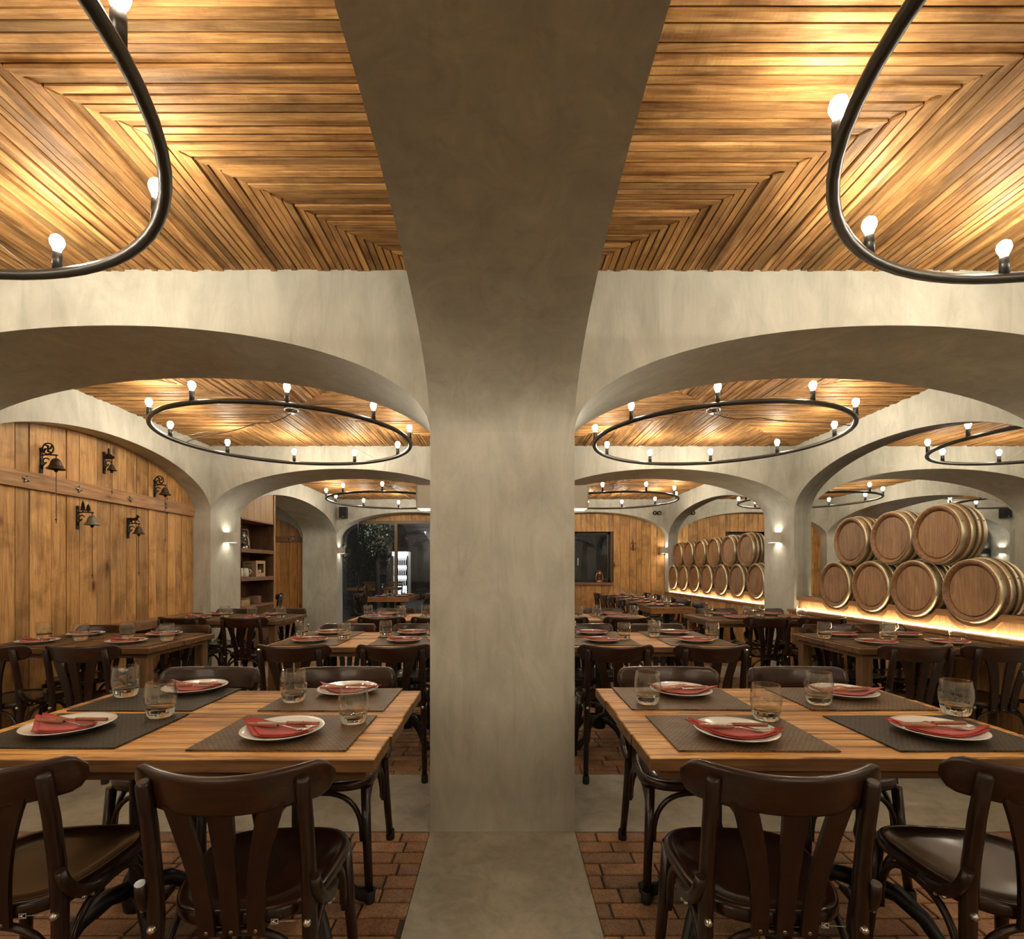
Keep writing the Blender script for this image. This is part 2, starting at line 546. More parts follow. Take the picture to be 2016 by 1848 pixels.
# ================================================================== the building
XB, XW, XO = 0.35, 3.43, 4.13
P0, P1, P2, P3 = (-1.05, -0.37), (2.46, 3.14), (5.97, 6.65), (10.5, 10.80)
ZC, ZT = 2.715, 2.82
SPR, RISE = 1.934, 0.516
BAYX = {'left': (-XW, -XB), 'right': (XB, XW)}
BAYY = {'front': (P0[1], P1[0]), 'middle': (P1[1], P2[0]), 'back': (P2[1], P3[0])}

def arch_z(u, a, b):
    t = (u - (a + b) / 2) / ((b - a) / 2)
    return SPR + RISE * math.sqrt(max(0.0, 1 - t * t))
def arch_pts(a, b, n=44):
    c, h = (a + b) / 2, (b - a) / 2
    return [(c - h * math.cos(PI * i / n), SPR + RISE * math.sin(PI * i / n)) for i in range(n + 1)]
def arch(label, axis, a, b, t0, t1, top=ZT):
    """masonry above an opening that runs a..b along axis (0 = x, 1 = y), thickness t0..t1"""
    m = MB()
    def P(u, t, z):
        return (u, t, z) if axis == 0 else (t, u, z)
    pts = arch_pts(a, b)
    k = len(pts)
    for t in (t0, t1):
        for (u, z), (u2, z2) in zip(pts[:-1], pts[1:]):
            m.quad(P(u, t, z), P(u2, t, z2), P(u2, t, top), P(u, t, top))
    bs = m.add([P(u, t0, z) for u, z in pts] + [P(u, t1, z) for u, z in pts])
    for i in range(k - 1):
        m.face((bs + i, bs + k + i, bs + k + i + 1, bs + i + 1), True)
    m.quad(P(a, t0, top), P(b, t0, top), P(b, t1, top), P(a, t1, top))
    m.quad(P(a, t0, SPR), P(a, t1, SPR), P(a, t1, top), P(a, t0, top))
    m.quad(P(b, t0, SPR), P(b, t1, SPR), P(b, t1, top), P(b, t0, top))
    return struct('arch', m, 'plaster', label, 'arch')

names = {P0: 'behind the viewer', P1: 'in the foreground row', P2: 'in the second row', P3: 'in the back wall'}
sides = {(-XO, -XW): 'left', (-XB, XB): 'central', (XW, XO): 'right'}
for yb in (P0, P1, P2, P3):
    for xb in sides:
        y1 = yb[1] + (0.1 if yb is P3 else 0)
        struct('column', MB().box(xb[0], xb[1], yb[0], y1, 0, ZT), 'plaster',
               f'{sides[xb]} square plaster column {names[yb]}', 'column')
for s, (a, b) in BAYX.items():
    for yb in (P0, P1, P2, P3):
        arch(f'{s} plaster arch {names[yb]} facing the viewer', 0, a, b, yb[0], yb[1] + (0.1 if yb is P3 else 0))
depthname = {'front': 'nearest', 'middle': 'middle', 'back': 'farthest'}
for d, (a, b) in BAYY.items():
    for xb in sides:
        arch(f'{depthname[d]} plaster arch of the {sides[xb]} row running away from us', 1, a, b, xb[0], xb[1])

# ---------------------------------------------------------------- ceilings of mitred slats
def slat_poly(u0, u1, kind, bx, by, rat, n):
    pass
def ceiling(side, depth, n=96):
    (x0, x1), (y0, y1) = BAYX[side], BAYY[depth]
    root = struct('ceiling', MB().box(x0, x1, y0, y1, ZC + 0.035, ZT), 'ceiling_back',
                  f'mitred timber slat ceiling of the {depthname[depth]} {side} bay', 'ceiling')
    cx, cy = (x0 + x1) / 2, (y0 + y1) / 2
    hx, hy = (x1 - x0) / 2, (y1 - y0) / 2
    sx, sy = 2 * hx / n, 2 * hy / n
    stuff = {'x': MB(), 'y': MB()}
    def emit_slat(poly, key, near):
        z = ZC + random.uniform(-0.006, 0.006)
        if near:
            m = MB(); m.prism(poly, 2, z, ZC + 0.035)
            build('slat', m, 'ceiling_' + key, root)
        else:
            m = stuff[key]; m.r = random.uniform(0.01, 0.99)
            m.prism(poly, 2, z, ZC + 0.035)
    g = 0.10
    for i in range(n):                                   # slats running along y, front and back triangles
        a, b = x0 + (i + g) * sx, x0 + (i + 1 - g) * sx
        fa, fb = hy * abs(a - cx) / hx, hy * abs(b - cx) / hx
        emit_slat([(a, cy + fa + .002), (b, cy + fb + .002), (b, y1), (a, y1)], 'y', depth == 'front')
        emit_slat([(a, y0), (b, y0), (b, cy - fb - .002), (a, cy - fa - .002)], 'y', False)
    for j in range(n):                                   # slats running along x, side triangles
        a, b = y0 + (j + g) * sy, y0 + (j + 1 - g) * sy
        fa, fb = hx * abs(a - cy) / hy, hx * abs(b - cy) / hy
        near = depth == 'front' and a > 1.18
        emit_slat([(cx + fa + .002, a), (x1, a), (x1, b), (cx + fb + .002, b)], 'x', near)
        emit_slat([(x0, a), (cx - fa - .002, a), (cx - fb - .002, b), (x0, b)], 'x', near)
    for k, m in stuff.items():
        o = build('slats', m, 'ceiling_' + k, root)
        o['kind'] = 'stuff'
for s in BAYX:
    for d in BAYY:
        ceiling(s, d)

# ---------------------------------------------------------------- floor: mortar bed, concrete strips, bricks
BR_L, BR_W, BR_G = 0.237, 0.0863, 0.009
full = MB().cbox(0, BR_L - BR_G, 0, BR_W - BR_G, -0.012, 0.0, 0.0035).mesh('brick', 'brick')
def brick_bay(root, x0, x1, y0, y1, is_part):
    stuff = MB()
    rows = int((y1 - y0) / BR_W)
    for j in range(rows + 1):
        ya = y1 - (j + 1) * BR_W
        yb = ya + BR_W - BR_G
        if yb < y0 + 0.01:
            continue
        ya = max(ya, y0)
        x = x0 - random.choice((0.0, 0.5, 0.33, 0.68)) * BR_L - random.uniform(0, 0.02)
        while x < x1:
            a, b = max(x, x0 + 0.003), min(x + BR_L - BR_G, x1 - 0.003)
            if b - a > 0.02:
                dz = random.uniform(-0.0016, 0.0012)
                if is_part(a, ya):
                    if abs((b - a) - (BR_L - BR_G)) < 1e-5 and abs(yb - ya - BR_W + BR_G) < 1e-5:
                        put('brick', full, root, (a, ya, dz))
                    else:
                        build('brick', MB().cbox(a, b, ya, yb, -0.012, dz, 0.0035), 'brick', root)
                else:
                    stuff.r = random.uniform(0.01, 0.99)
                    stuff.cbox(a, b, ya, yb, -0.012, dz, 0.0035, False)
            x += BR_L
    return stuff
for s, sg, X0, X1 in (('left', -1, -7.6, 0.0), ('right', 1, 0.0, 4.2)):
    root = struct('floor_' + s, MB().box(X0, X1, -1.3, 11.0, -0.15, -0.012), 'mortar', f'{s} half of the brick and concrete floor', 'floor')
    a, b = BAYX[s]
    st = MB()
    for d, (y0, y1) in BAYY.items():
        if d == 'front':
            test = lambda x, y: y > 1.32
        elif d == 'middle':
            test = lambda x, y: abs(x) < 1.75 and y < 4.35
        else:
            test = lambda x, y: False
        q = brick_bay(root, a, b, y0, y1, test)
        o = len(st.v)
        st.v += q.v
        st.f += [tuple(i + o for i in f) for f in q.f]
        st.sm += q.sm; st.mi += q.mi; st.rnd += q.rnd
    o = build('bricks', st, 'brick', root)
    o['kind'] = 'stuff'
    for k, (y0, y1) in enumerate((P0, P1, P2)):
        build('concrete_strip', MB().box(min(sg * XB, sg * XW), max(sg * XB, sg * XW), y0, y1, -0.03, 0.0), 'concrete', root)
    build('concrete_strip', MB().box(min(0, sg * XB), max(0, sg * XB), -1.3, 11.0, -0.03, 0.0), 'concrete', root)
    if s == 'right':
        build('concrete_strip', MB().box(XW, 4.2, -1.3, 11.0, -0.03, 0.0), 'concrete', root)
    else:
        build('concrete_strip', MB().box(-7.6, -XW, -1.3, 11.0, -0.03, 0.0), 'concrete', root)

# ---------------------------------------------------------------- closing walls that are out of view
struct('wall_rear', MB().box(-4.2, 4.2, -4.1, -3.88, 0, ZT), 'plaster', 'plaster wall at the far end behind the viewer', 'wall')
struct('wall_left_rear', MB().box(-3.78, -3.43, -3.88, P0[0], 0, ZT), 'plaster', 'left plaster wall of the bay behind the viewer', 'wall')
struct('wall_right_rear', MB().box(3.43, 3.78, -3.88, P0[0], 0, ZT), 'plaster', 'right plaster wall of the bay behind the viewer', 'wall')
struct('ceiling_rear', MB().box(-3.43, 3.43, -3.88, P0[0], ZC, ZT), 'ceiling_x', 'timber ceiling of the bay behind the viewer', 'ceiling')
struct('floor_rear', MB().box(-3.78, 3.78, -4.1, -1.3, -0.15, 0), 'concrete', 'concrete floor behind the viewer', 'floor')
struct('wall_left_front', MB().box(-3.78, -3.66, P0[1], P1[0], 0, 2.5), 'plaster', 'plaster niche wall of the nearest left bay', 'wall')
struct('wall_right_front', MB().box(3.66, 3.78, P0[1], P1[0], 0, 2.5), 'plaster', 'plaster niche wall of the nearest right bay', 'wall')

# ---------------------------------------------------------------- plank walls
def plank_wall(root, axis, a, b, face, back, widths, mat, zlo, top, holes=()):
    """vertical planks between a and b; face = visible surface, top(u) = upper edge"""
    def P(poly, m, f):
        m.prism(poly, axis, min(f, back), max(f, back))
    u = a
    k = 0
    while u < b - 0.005:
        w = widths[k % len(widths)] * random.uniform(0.92, 1.08)
        v = min(u + w, b)
        if b - v < 0.04:
            v = b
        e = v - 0.0065
        f = face + (0.004 if face > back else -0.004) * random.uniform(-1, 1)
        us = [u + (e - u) * i / 4 for i in range(5)]
        spans = [(zlo, None)]
        for (h0, h1, g0, g1) in holes:
            if u < h1 - 0.01 and e > h0 + 0.01:
                spans = [(zlo, g0), (g1, None)]
        for (lo, hi) in spans:
            m = MB()
            if hi is None:
                poly = [(u, lo), (e, lo)] + [(q, top(q)) for q in us[::-1]]
                if min(top(q) for q in us) < lo + 0.01:
                    continue
            else:
                poly = [(u, lo), (e, lo), (e, hi), (u, hi)]
            P(poly, m, f)
            build('plank', m, mat, root)
        u = v
        k += 1

# left wall with the bells (recess in the middle left arch)
y0, y1 = BAYY['middle']
WX = -3.63
m = MB()
pts = arch_pts(y0, y1)
m.prism([(y0, 0)] + [(u, z - 0.002) for u, z in pts] + [(y1, 0)], 0, WX - 0.10, WX - 0.03)
wl = struct('wall_left', m, 'shelf_dark', 'wall of upright timber planks under the left arch', 'wall')
plank_wall(wl, 0, y0 + 0.002, y1 - 0.002, WX, WX - 0.028, [0.15, 0.2, 0.13, 0.17, 0.11, 0.19, 0.14, 0.12, 0.18], 'plank', 0.0, lambda u: arch_z(u, y0, y1) - 0.003)
build('brace_board', MB().box(WX, WX + 0.03, y0 + 0.01, y1 - 0.03, 1.885, 2.012), 'brace_y', wl)
ros = MB()
for k in range(4):
    a = k * PI / 2 + PI / 4
    ros.tube([(0.004, 0, 0), (0.006, 0.018 * math.cos(a), 0.018 * math.sin(a)), (0.003, 0.034 * math.cos(a), 0.034 * math.sin(a))], [0.008, 0.009, 0.002], 6)
ros.sphere((0.008, 0, 0), 0.009, 8, 5)
ros = ros.mesh('rosette', 'old_steel')
for px, py in ((50, 938), (155, 958), (256, 981), (327, 998)):
    u, z = on_x(px, py, WX + 0.03)
    put('rosette', ros, wl, (WX + 0.03, u, 1.948), (random.uniform(0, 1), 0, 0))
# ledge board along the bell wall
m = MB().cbox(WX + 0.002, WX + 0.16, 4.35, 5.90, 0.68, 0.765, 0.004)
tag(build('bench_back', m, 'shelf_board'), 'low wooden bench back running along the bell wall behind the table', 'bench')

# back-right wall with window
a, b = BAYX['right']
WYR = 10.72
WIN = (0.80, 2.30, 0.985, 2.06)
m = MB()
pts = arch_pts(a, b)
for (u0, u1, z0, z1) in ((a, WIN[0], 0, None), (WIN[1], b, 0, None)):
    us = [u0 + (u1 - u0) * i / 20 for i in range(21)]
    m.prism([(u0, 0)] + [(q, arch_z(q, a, b) - 0.002) for q in us] + [(u1, 0)], 1, WYR + 0.03, WYR + 0.16)
us = [WIN[0] + (WIN[1] - WIN[0]) * i / 20 for i in range(21)]
m.prism([(WIN[0], WIN[3])] + [(q, arch_z(q, a, b) - 0.002) for q in us] + [(WIN[1], WIN[3])], 1, WYR + 0.03, WYR + 0.16)
m.box(WIN[0], WIN[1], WYR + 0.03, WYR + 0.16, 0, WIN[2])
wb = struct('wall_back_right', m, 'shelf_dark', 'far timber plank wall with a small dark window', 'wall')
plank_wall(wb, 1, a + 0.002, b - 0.002, WYR, WYR + 0.028, [0.14, 0.11, 0.19, 0.12, 0.17, 0.10, 0.15, 0.21], 'plank', 0.0, lambda u: arch_z(u, a, b) - 0.003, [WIN])
wn = thing('window_2', 'dark night window in the far plank wall', 'window', ((WIN[0] + WIN[1]) / 2, WYR, WIN[2]))
wn['kind'] = 'structure'
def wpart(name, mb, mat, root):
    me = mb.mesh(name, mat)
    me.transform(Matrix.Translation(-root.location))
    return put(name, me, root)
fr = MB()
x0, x1, z0, z1 = WIN
yf = WYR + 0.10
for q in ((x0, x0 + 0.05, z0, z1), (x1 - 0.05, x1, z0, z1), (x0, x1, z0, z0 + 0.05), (x0, x1, z1 - 0.06, z1), (1.50, 1.56, z0, z1)):
    fr.box(q[0], q[1], yf, yf + 0.05, q[2], q[3])
wpart('frame', fr, 'frame_black', wn)
wpart('pane', MB().box(x0 + 0.05, 1.50, yf + 0.02, yf + 0.028, z0 + 0.05, z1 - 0.06), 'window_glass', wn)
wpart('pane', MB().box(1.56, x1 - 0.05, yf + 0.02, yf + 0.028, z0 + 0.05, z1 - 0.06), 'window_glass', wn)
wpart('sill', MB().cbox(x0 - 0.03, x1 + 0.02, WYR - 0.05, WYR + 0.10, z0 - 0.045, z0 + 0.004, 0.004), 'shelf_board', wn)
wpart('reveal', MB().box(x1 - 0.006, x1 + 0.0, WYR - 0.006, yf, z0 + 0.004, z1), 'shelf_board', wn)
wpart('handle', MB().box(1.60, 1.615, yf - 0.02, yf - 0.005, 1.35, 1.50), 'steel', wn)
# iron scroll ornament on the planks
cx, cz = on_y(1246, 1075, WYR)
m = MB()
for sx in (-1, 1):
    for sz in (-1, 1):
        path = [(sx * 0.008, 0, 0)]
        for i in range(10):
            t = i / 9 * 4.4
            r = 0.034 * (1 - i / 12)
            path.append((sx * (0.036 + r * math.cos(PI - t)), 0, sz * (0.045 + r * math.sin(t) * 1.2)))
        m.tube(path, 0.005, 6)
m.tube([(0, 0, -0.10), (0, 0, 0.14)], 0.006, 6)
tag(build('iron_ornament', m, 'iron_dark', None, (cx, WYR - 0.012, cz)), 'black wrought iron scroll ornament on the far plank wall', 'ornament')

# glazed wall at the back left
a, b = BAYX['left']
GY = 10.86
m = MB()
us = [a + (b - a) * i / 60 for i in range(61)]
us = [q for q in us if arch_z(q, a, b) > 2.32]
wt = struct('wall_back_left', MB().prism([(us[0], 2.30)] + [(q, arch_z(q, a, b) - 0.002) for q in us] + [(us[-1], 2.30)], 1, GY + 0.01, GY + 0.04), 'shelf_dark', 'timber infill above the glass wall', 'wall')
plank_wall(wt, 1, us[0], us[-1], GY - 0.02, GY + 0.008, [0.17, 0.13, 0.19, 0.12, 0.2, 0.14], 'plank', 2.30, lambda u: arch_z(u, a, b) - 0.003)
wg = thing('window_1', 'large brown framed glass wall under the far left arch', 'window', ((a + b) / 2, GY, 0))
wg['kind'] = 'structure'
fr = MB()
fr.box(us[0] - 0.2, us[-1] + 0.2, GY - 0.03, GY + 0.03, 2.235, 2.30)
fr.box(a, b, GY - 0.02, GY + 0.02, 0, 0.10)
fr.box(-2.30, -2.24, GY - 0.03, GY + 0.03, 0.10, 2.235)
fr.box(-1.30, -1.24, GY - 0.03, GY + 0.03, 0.10, 2.235)
wpart('frame', fr, 'frame_brown', wg)
def pane(u0, u1):
    q = [u0 + (u1 - u0) * i / 16 for i in range(17)]
    wpart('pane', MB().prism([(u0, 0.10)] + [(t, min(2.235, arch_z(t, a, b))) for t in q] + [(u1, 0.10)], 1, GY - 0.004, GY + 0.004), 'window_glass', wg)
pane(a, -2.30); pane(-2.24, -1.30); pane(-1.24, b)

# ---------------------------------------------------------------- left side room seen through the back left arch
y0, y1 = BAYY['back']
arch('plaster arch over the side room door', 0, -7.2, -4.16, P3[0], P3[0] + 0.28)
struct('wall_side_room_ceiling', MB().box(-7.6, -XO, y0, y1 + 0.3, ZC, ZT), 'plaster', 'plain plaster ceiling of the side room', 'ceiling')
struct('wall_side_room', MB().box(-7.6, -7.2, y0, y1, 0, ZC), 'plaster', 'left plaster wall of the side room', 'wall')
struct('wall_side_room_front', MB().box(-7.2, -XO, y0 - 0.2, y0, 0, ZC), 'plaster', 'near plaster wall of the side room', 'wall')
DY = P3[0] + 0.20
wd = struct('wall_side_room_back', MB().prism([(-7.2, 0)] + [(u, z - 0.002) for u, z in arch_pts(-7.2, -4.16)] + [(-4.16, 0)], 1, DY + 0.03, DY + 0.08), 'shelf_dark', 'orange plank door panelling in the side room', 'wall')
plank_wall(wd, 1, -5.9, -4.165, DY, DY + 0.028, [0.17, 0.21, 0.15, 0.19], 'plank_orange', 0.0, lambda u: arch_z(u, -7.2, -4.16) - 0.003)
cz = on_y(560, 1061, DY)[1]
build('brace_board', MB().box(-5.9, -4.20, DY - 0.028, DY, cz - 0.06, cz + 0.06), 'brace_x', wd)
hm = MB()
hx, hz = on_y(580, 1061, DY)
for s in (-1, 1):
    hm.tube([(-0.12, 0, 0), (-0.06, 0, s * 0.03), (0, 0, s * 0.012), (0.09, 0, s * 0.022)], 0.007, 6)
build('hinge', hm, 'steel', wd, (hx, DY - 0.035, hz))
lamp = thing('ceiling_lamp', 'small white ceiling lamp added unseen in the side room', 'lamp', (-5.4, 8.6, ZC))  # unseen source added to brighten the side room planks
build('lamp_disc', MB().lathe([(0, -0.05), (0.10, -0.05), (0.12, -0.03), (0.12, 0.0), (0, 0)], 20), 'white_paint', lamp)
build('diffuser', MB().lathe([(0, -0.056), (0.09, -0.054), (0.09, -0.051), (0, -0.051)], 20), 'added_side_light', lamp)

# ---------------------------------------------------------------- mirrors and barrel benches on the right
MX = 3.53
for d in ('middle', 'back'):
    y0, y1 = BAYY[d]
    pts = arch_pts(y0, y1)
    m = MB().prism([(y0, 0.80)] + [(u, z) for u, z in pts] + [(y1, 0.80)], 0, MX, MX + 0.012)
    o = struct('mirror_' + ('near' if d == 'middle' else 'far'), m, 'mirror', f'large wall mirror filling the {depthname[d]} right arch behind the barrels', 'mirror')
    bench = thing('barrel_bench', f'lit timber bench carrying the barrels in the {depthname[d]} right arch', 'bench', (3.43, y0, 0))
    def bp(name, mb, mat):
        return wpart(name, mb, mat, bench)
    ya, yb = y0 + 0.01, y1 - 0.01
    bp('ledge', MB().cbox(3.34, MX - 0.001, ya, yb, 0.775, 0.805, 0.004), 'cradle_wood')
    u = ya
    while u < yb - 0.01:                     # front planks of the bench and back panel boards
        v = min(u + 0.20 * random.uniform(0.9, 1.15), yb)
        bp('plank', MB().box(3.36, 3.385, u, v - 0.004, 0.0, 0.775), 'plank')
        bp('panel_board', MB().box(3.475, 3.495, u, v - 0.003, 0.805, 0.905), 'panel_light')
        u = v
    bp('body', MB().box(3.39, MX - 0.001, ya, yb, 0.0, 0.77), 'shelf_dark')
    bp('light_strip', MB().box(3.435, 3.455, ya + 0.05, yb - 0.05, 0.8055, 0.813), 'led_light')
    if d == 'middle':
        low = [3.43 / k for k in (0.919, 0.805, 0.721, 0.651)]
        hi = [3.43 / k for k in (0.852, 0.761, 0.682)]
    else:
        sp = 0.5575
        low = [6.915 + sp * i for i in range(7)]
        hi = [6.915 + sp * (i + 0.5) for i in range(6)]
    BZ, BZ2, RB_ = 1.11, 1.545, 0.25
    # wavy cradle that follows the bellies of the lowest barrels
    top, bot = [], []
    n = 160
    for i in range(n + 1):
        y = ya + (yb - ya) * i / n
        dd = min(abs(y - q) for q in low)
        zz = BZ - math.sqrt(max(0.0, 0.262 ** 2 - dd * dd)) if dd < 0.2 else 0.955
        zz = min(zz, 0.955)
        top.append((y, zz)); bot.append((y, max(0.815, zz - 0.05)))
    m = MB()
    for i in range(n):
        (ya_, za), (yb_, zb) = top[i], top[i + 1]
        wa, wb_ = bot[i][1], bot[i + 1][1]
        for xx in (3.455, 3.50):
            m.quad((xx, ya_, wa), (xx, yb_, wb_), (xx, yb_, zb), (xx, ya_, za))
        m.quad((3.455, ya_, za), (3.50, ya_, za), (3.50, yb_, zb), (3.455, yb_, zb))
        m.quad((3.455, ya_, wa), (3.50, ya_, wa), (3.50, yb_, wb_), (3.455, yb_, wb_))
    bp('cradle', m, 'cradle_wood')
    # barrels
    L_ = MX - 3.43 - 0.002
    if d == 'middle':
        body = MB().lathe([(0.190, 0.034), (0.1915, 0.018), (0.208, 0.002), (0.213, 0.0), (0.224, -0.002), (0.229, 0.004), (0.2485, L_)], 48, axis=0).mesh('staves', 'barrel_stave')
        head = MB().lathe([(0.0, 0.018), (0.183, 0.018), (0.186, 0.021), (0.186, 0.033), (0, 0.033)], 48, axis=0, smooth=False).mesh('head', 'barrel_head')
        def hoop(t0, t1):
            f = lambda t: 0.2305 + 0.0195 * t / L_
            return MB().lathe([(f(t0) - .002, t0), (f(t0) + .0015, t0), (f(t1) + .0015, t1), (f(t1) - .002, t1)], 40, axis=0).mesh('hoop', 'hoop_metal')
        hoops = [hoop(0.003, 0.042), hoop(0.064, 0.090)]
        riv = MB().sphere((0, 0, 0), 0.006, 8, 4).mesh('rivet', 'old_steel')
    for row, ys, z in (('lower', low, BZ), ('upper', hi, BZ2)):
        order = ['nearest', 'second', 'third', 'fourth', 'fifth', 'sixth', 'seventh']
        for k, y in enumerate(sorted(ys)):
            w = 'near stack' if d == 'middle' else 'far stack'
            t = thing('wine_barrel', f'wine barrel, {order[k]} from us, {row} row of the {w}', 'barrel', (3.43, y, z), 0, 'wine barrels stacked along the right wall')
            ang = random.uniform(-0.15, 0.15)
            put('staves', body, t)
            put('head', head, t, None, (ang, 0, 0))
            for hp in hoops:
                put('hoop', hp, t)
            if d == 'middle':
                for tt in (0.020, 0.072):
                    aa = PI * 0.88
                    rr = 0.2325 + 0.0195 * tt / L_
                    put('rivet', riv, t, (tt, rr * math.cos(aa + ang), rr * math.sin(aa + ang)))

# ---------------------------------------------------------------- night terrace beyond the glass
struct('ground_terrace', MB().box(-9.5, 4.5, 11.0, 22.2, -0.15, -0.02), 'outside_floor', 'dark terrace floor beyond the glass', 'floor')
struct('wall_terrace', MB().box(-9.5, 4.5, 21.6, 21.9, 0, 4.2), 'outside_wall', 'grey far wall of the night terrace', 'wall')
struct('wall_terrace_left', MB().box(-9.4, -9.1, 11.0, 21.6, 0, 4.2), 'outside_dark', 'dark left wall of the night terrace', 'wall')
for k, (px, w, zt) in enumerate(((784, 0.9, 3.2), (832, 0.9, 2.75))):
    cx = (px - CX) / F * 21.5
    poly = [(-w / 2, 0), (-w / 2, zt - 0.9)] + [(-w / 2 * (1 - (i / 8) ** 1.5), zt - 0.9 + 0.9 * math.sin(i / 8 * PI / 2)) for i in range(1, 9)]
    poly += [(-u, z) for u, z in poly[::-1][1:]]
    tag(build('arched_niche', MB().prism(poly, 1, 21.50, 21.595), 'outside_dark', None, (cx, 0, 0)), ('tall' if k == 0 else 'lower') + ' pointed arch niche in the terrace wall', 'niche')
def leaves(name, label, spots, n, size):
    m = MB()
    for _ in range(n):
        x, y, z, sx, sy, sz = random.choice(spots)
        p = Vector((random.gauss(x, sx), random.gauss(y, sy), max(0.02, random.gauss(z, sz))))
        s = size * random.uniform(0.6, 1.3)
        q = Matrix.Rotation(random.uniform(0, 6.3), 3, 'Z') @ Matrix.Rotation(random.uniform(-1.2, 1.2), 3, 'X') @ Matrix.Rotation(random.uniform(-1, 1), 3, 'Y')
        pts = [p + q @ Vector(v) * s for v in ((0, -1, 0), (0.5, -0.2, 0.12), (0, 1, 0), (-0.5, -0.2, 0.12))]
        b = m.add(pts)
        m.face((b, b + 1, b + 2)); m.face((b, b + 2, b + 3))
    o = build(name, m, 'leaf')
    tag(o, label, 'plant', kind='stuff')
iv = []
for px, z, sz in ((690, 1.2, 0.9), (705, 1.5, 0.8), (725, 1.6, 0.7), (742, 1.4, 0.7)):
    iv.append(((px - CX) / F * 16.0, 16.0, z, 0.2, 0.1, sz))
leaves('ivy', 'dark climbing ivy leaves behind the glass wall', iv, 1800, 0.035)
cr = []
for px, py in ((735, 1050), (745, 1065), (752, 1040), (760, 1052), (738, 1035), (748, 1075)):
    x, z = on_y(px, py, 13.2)
    cr.append((x, 13.2, z, 0.14, 0.12, 0.14))
leaves('tree_crown', 'pale lit tree leaves high behind the glass wall', cr, 1500, 0.04)
m = MB().tube([((745 - CX) / F * 13.2, 13.2, 0), ((744 - CX) / F * 13.2, 13.25, 1.0), ((746 - CX) / F * 13.2, 13.2, 2.2)], [0.09, 0.07, 0.05], 8)
tag(build('tree_trunk', m, 'outside_dark'), 'slim dark tree trunk behind the glass wall', 'tree trunk')
t = thing('added_leaf_light', 'added ground spotlight brightening the terrace leaves', 'lamp', (-2.1, 11.6, 0))  # added source that brightens the leaves behind the glass
build('spike', MB().tube([(0, 0, -0.02), (0, 0, 0.25)], 0.012, 8), 'black_metal', t)
build('lamp_head', MB().sphere((0, 0, 0.31), 0.06, 12, 8), 'added_terrace_light', t)
# drinks fridge
fx0, fx1, fy = -4.28, -3.66, 20.0
t = thing('drinks_fridge', 'bright glass-fronted drinks fridge across the terrace', 'fridge', ((fx0 + fx1) / 2, fy, 0))
m = MB()
m.box(fx0, fx0 + 0.05, fy - 0.3, fy + 0.3, 0, 1.95).box(fx1 - 0.05, fx1, fy - 0.3, fy + 0.3, 0, 1.95).box(fx0, fx1, fy + 0.26, fy + 0.3, 0, 1.95).box(fx0, fx1, fy - 0.3, fy + 0.3, 0, 0.25)
wpart('cabinet', m, 'fridge_white', t)
wpart('light_panel', MB().box(fx0 + 0.05, fx1 - 0.05, fy + 0.24, fy + 0.255, 0.25, 1.95), 'fridge_light', t)
wpart('header', MB().box(fx0, fx1, fy - 0.3, fy - 0.28, 1.78, 1.95), 'fridge_light', t)
for z in (0.62, 1.02, 1.42):
    wpart('shelf', MB().box(fx0 + 0.05, fx1 - 0.05, fy - 0.25, fy + 0.23, z, z + 0.02), 'fridge_white', t)
bm = MB().lathe([(0, 0), (0.032, 0), (0.032, 0.15), (0.014, 0.20), (0.013, 0.26), (0, 0.26)], 10).mesh('bottle', 'bottle_glass')
for k, z in enumerate((0.64, 1.04, 1.44)):
    for i in range(6):
        o = put('bottle', bm, None, (fx0 + 0.11 + i * 0.08, fy - 0.1, z))
        tag(o, f"{['first', 'second', 'third', 'fourth', 'fifth', 'sixth'][i]} dark bottle from the left, {['bottom', 'middle', 'top'][k]} shelf of the terrace fridge", 'bottle', 'bottles in the terrace fridge')
# lamps added to light the dim terrace
t = thing('added_terrace_lamp', 'small round lamp added on the terrace wall', 'lamp', (on_y(852, 1102, 21.5)[0] + .45, 21.5, 2.1))
build('globe', MB().sphere((0, -0.1, 0), 0.12, 12, 8), 'added_terrace_light', t)
build('mount', MB().box(-0.06, 0.06, 0.0, 0.1, -0.06, 0.06), 'frame_black', t)
t = thing('added_terrace_lamp', 'tall post lamp added to light the terrace tree', 'lamp', (-3.55, 12.5, -0.02))  # globe added above the sight line to light the crown
build('globe', MB().sphere((0, 0, 2.95), 0.10, 12, 8), 'added_terrace_light', t)
build('pole', MB().tube([(0, 0, 0), (0, 0, 2.86)], 0.018, 8), 'frame_black', t)
struct('ceiling_terrace', MB().box(-9.5, 4.5, 17.4, 21.9, 3.4, 3.6), 'outside_wall', 'grey roof of the night terrace', 'ceiling')

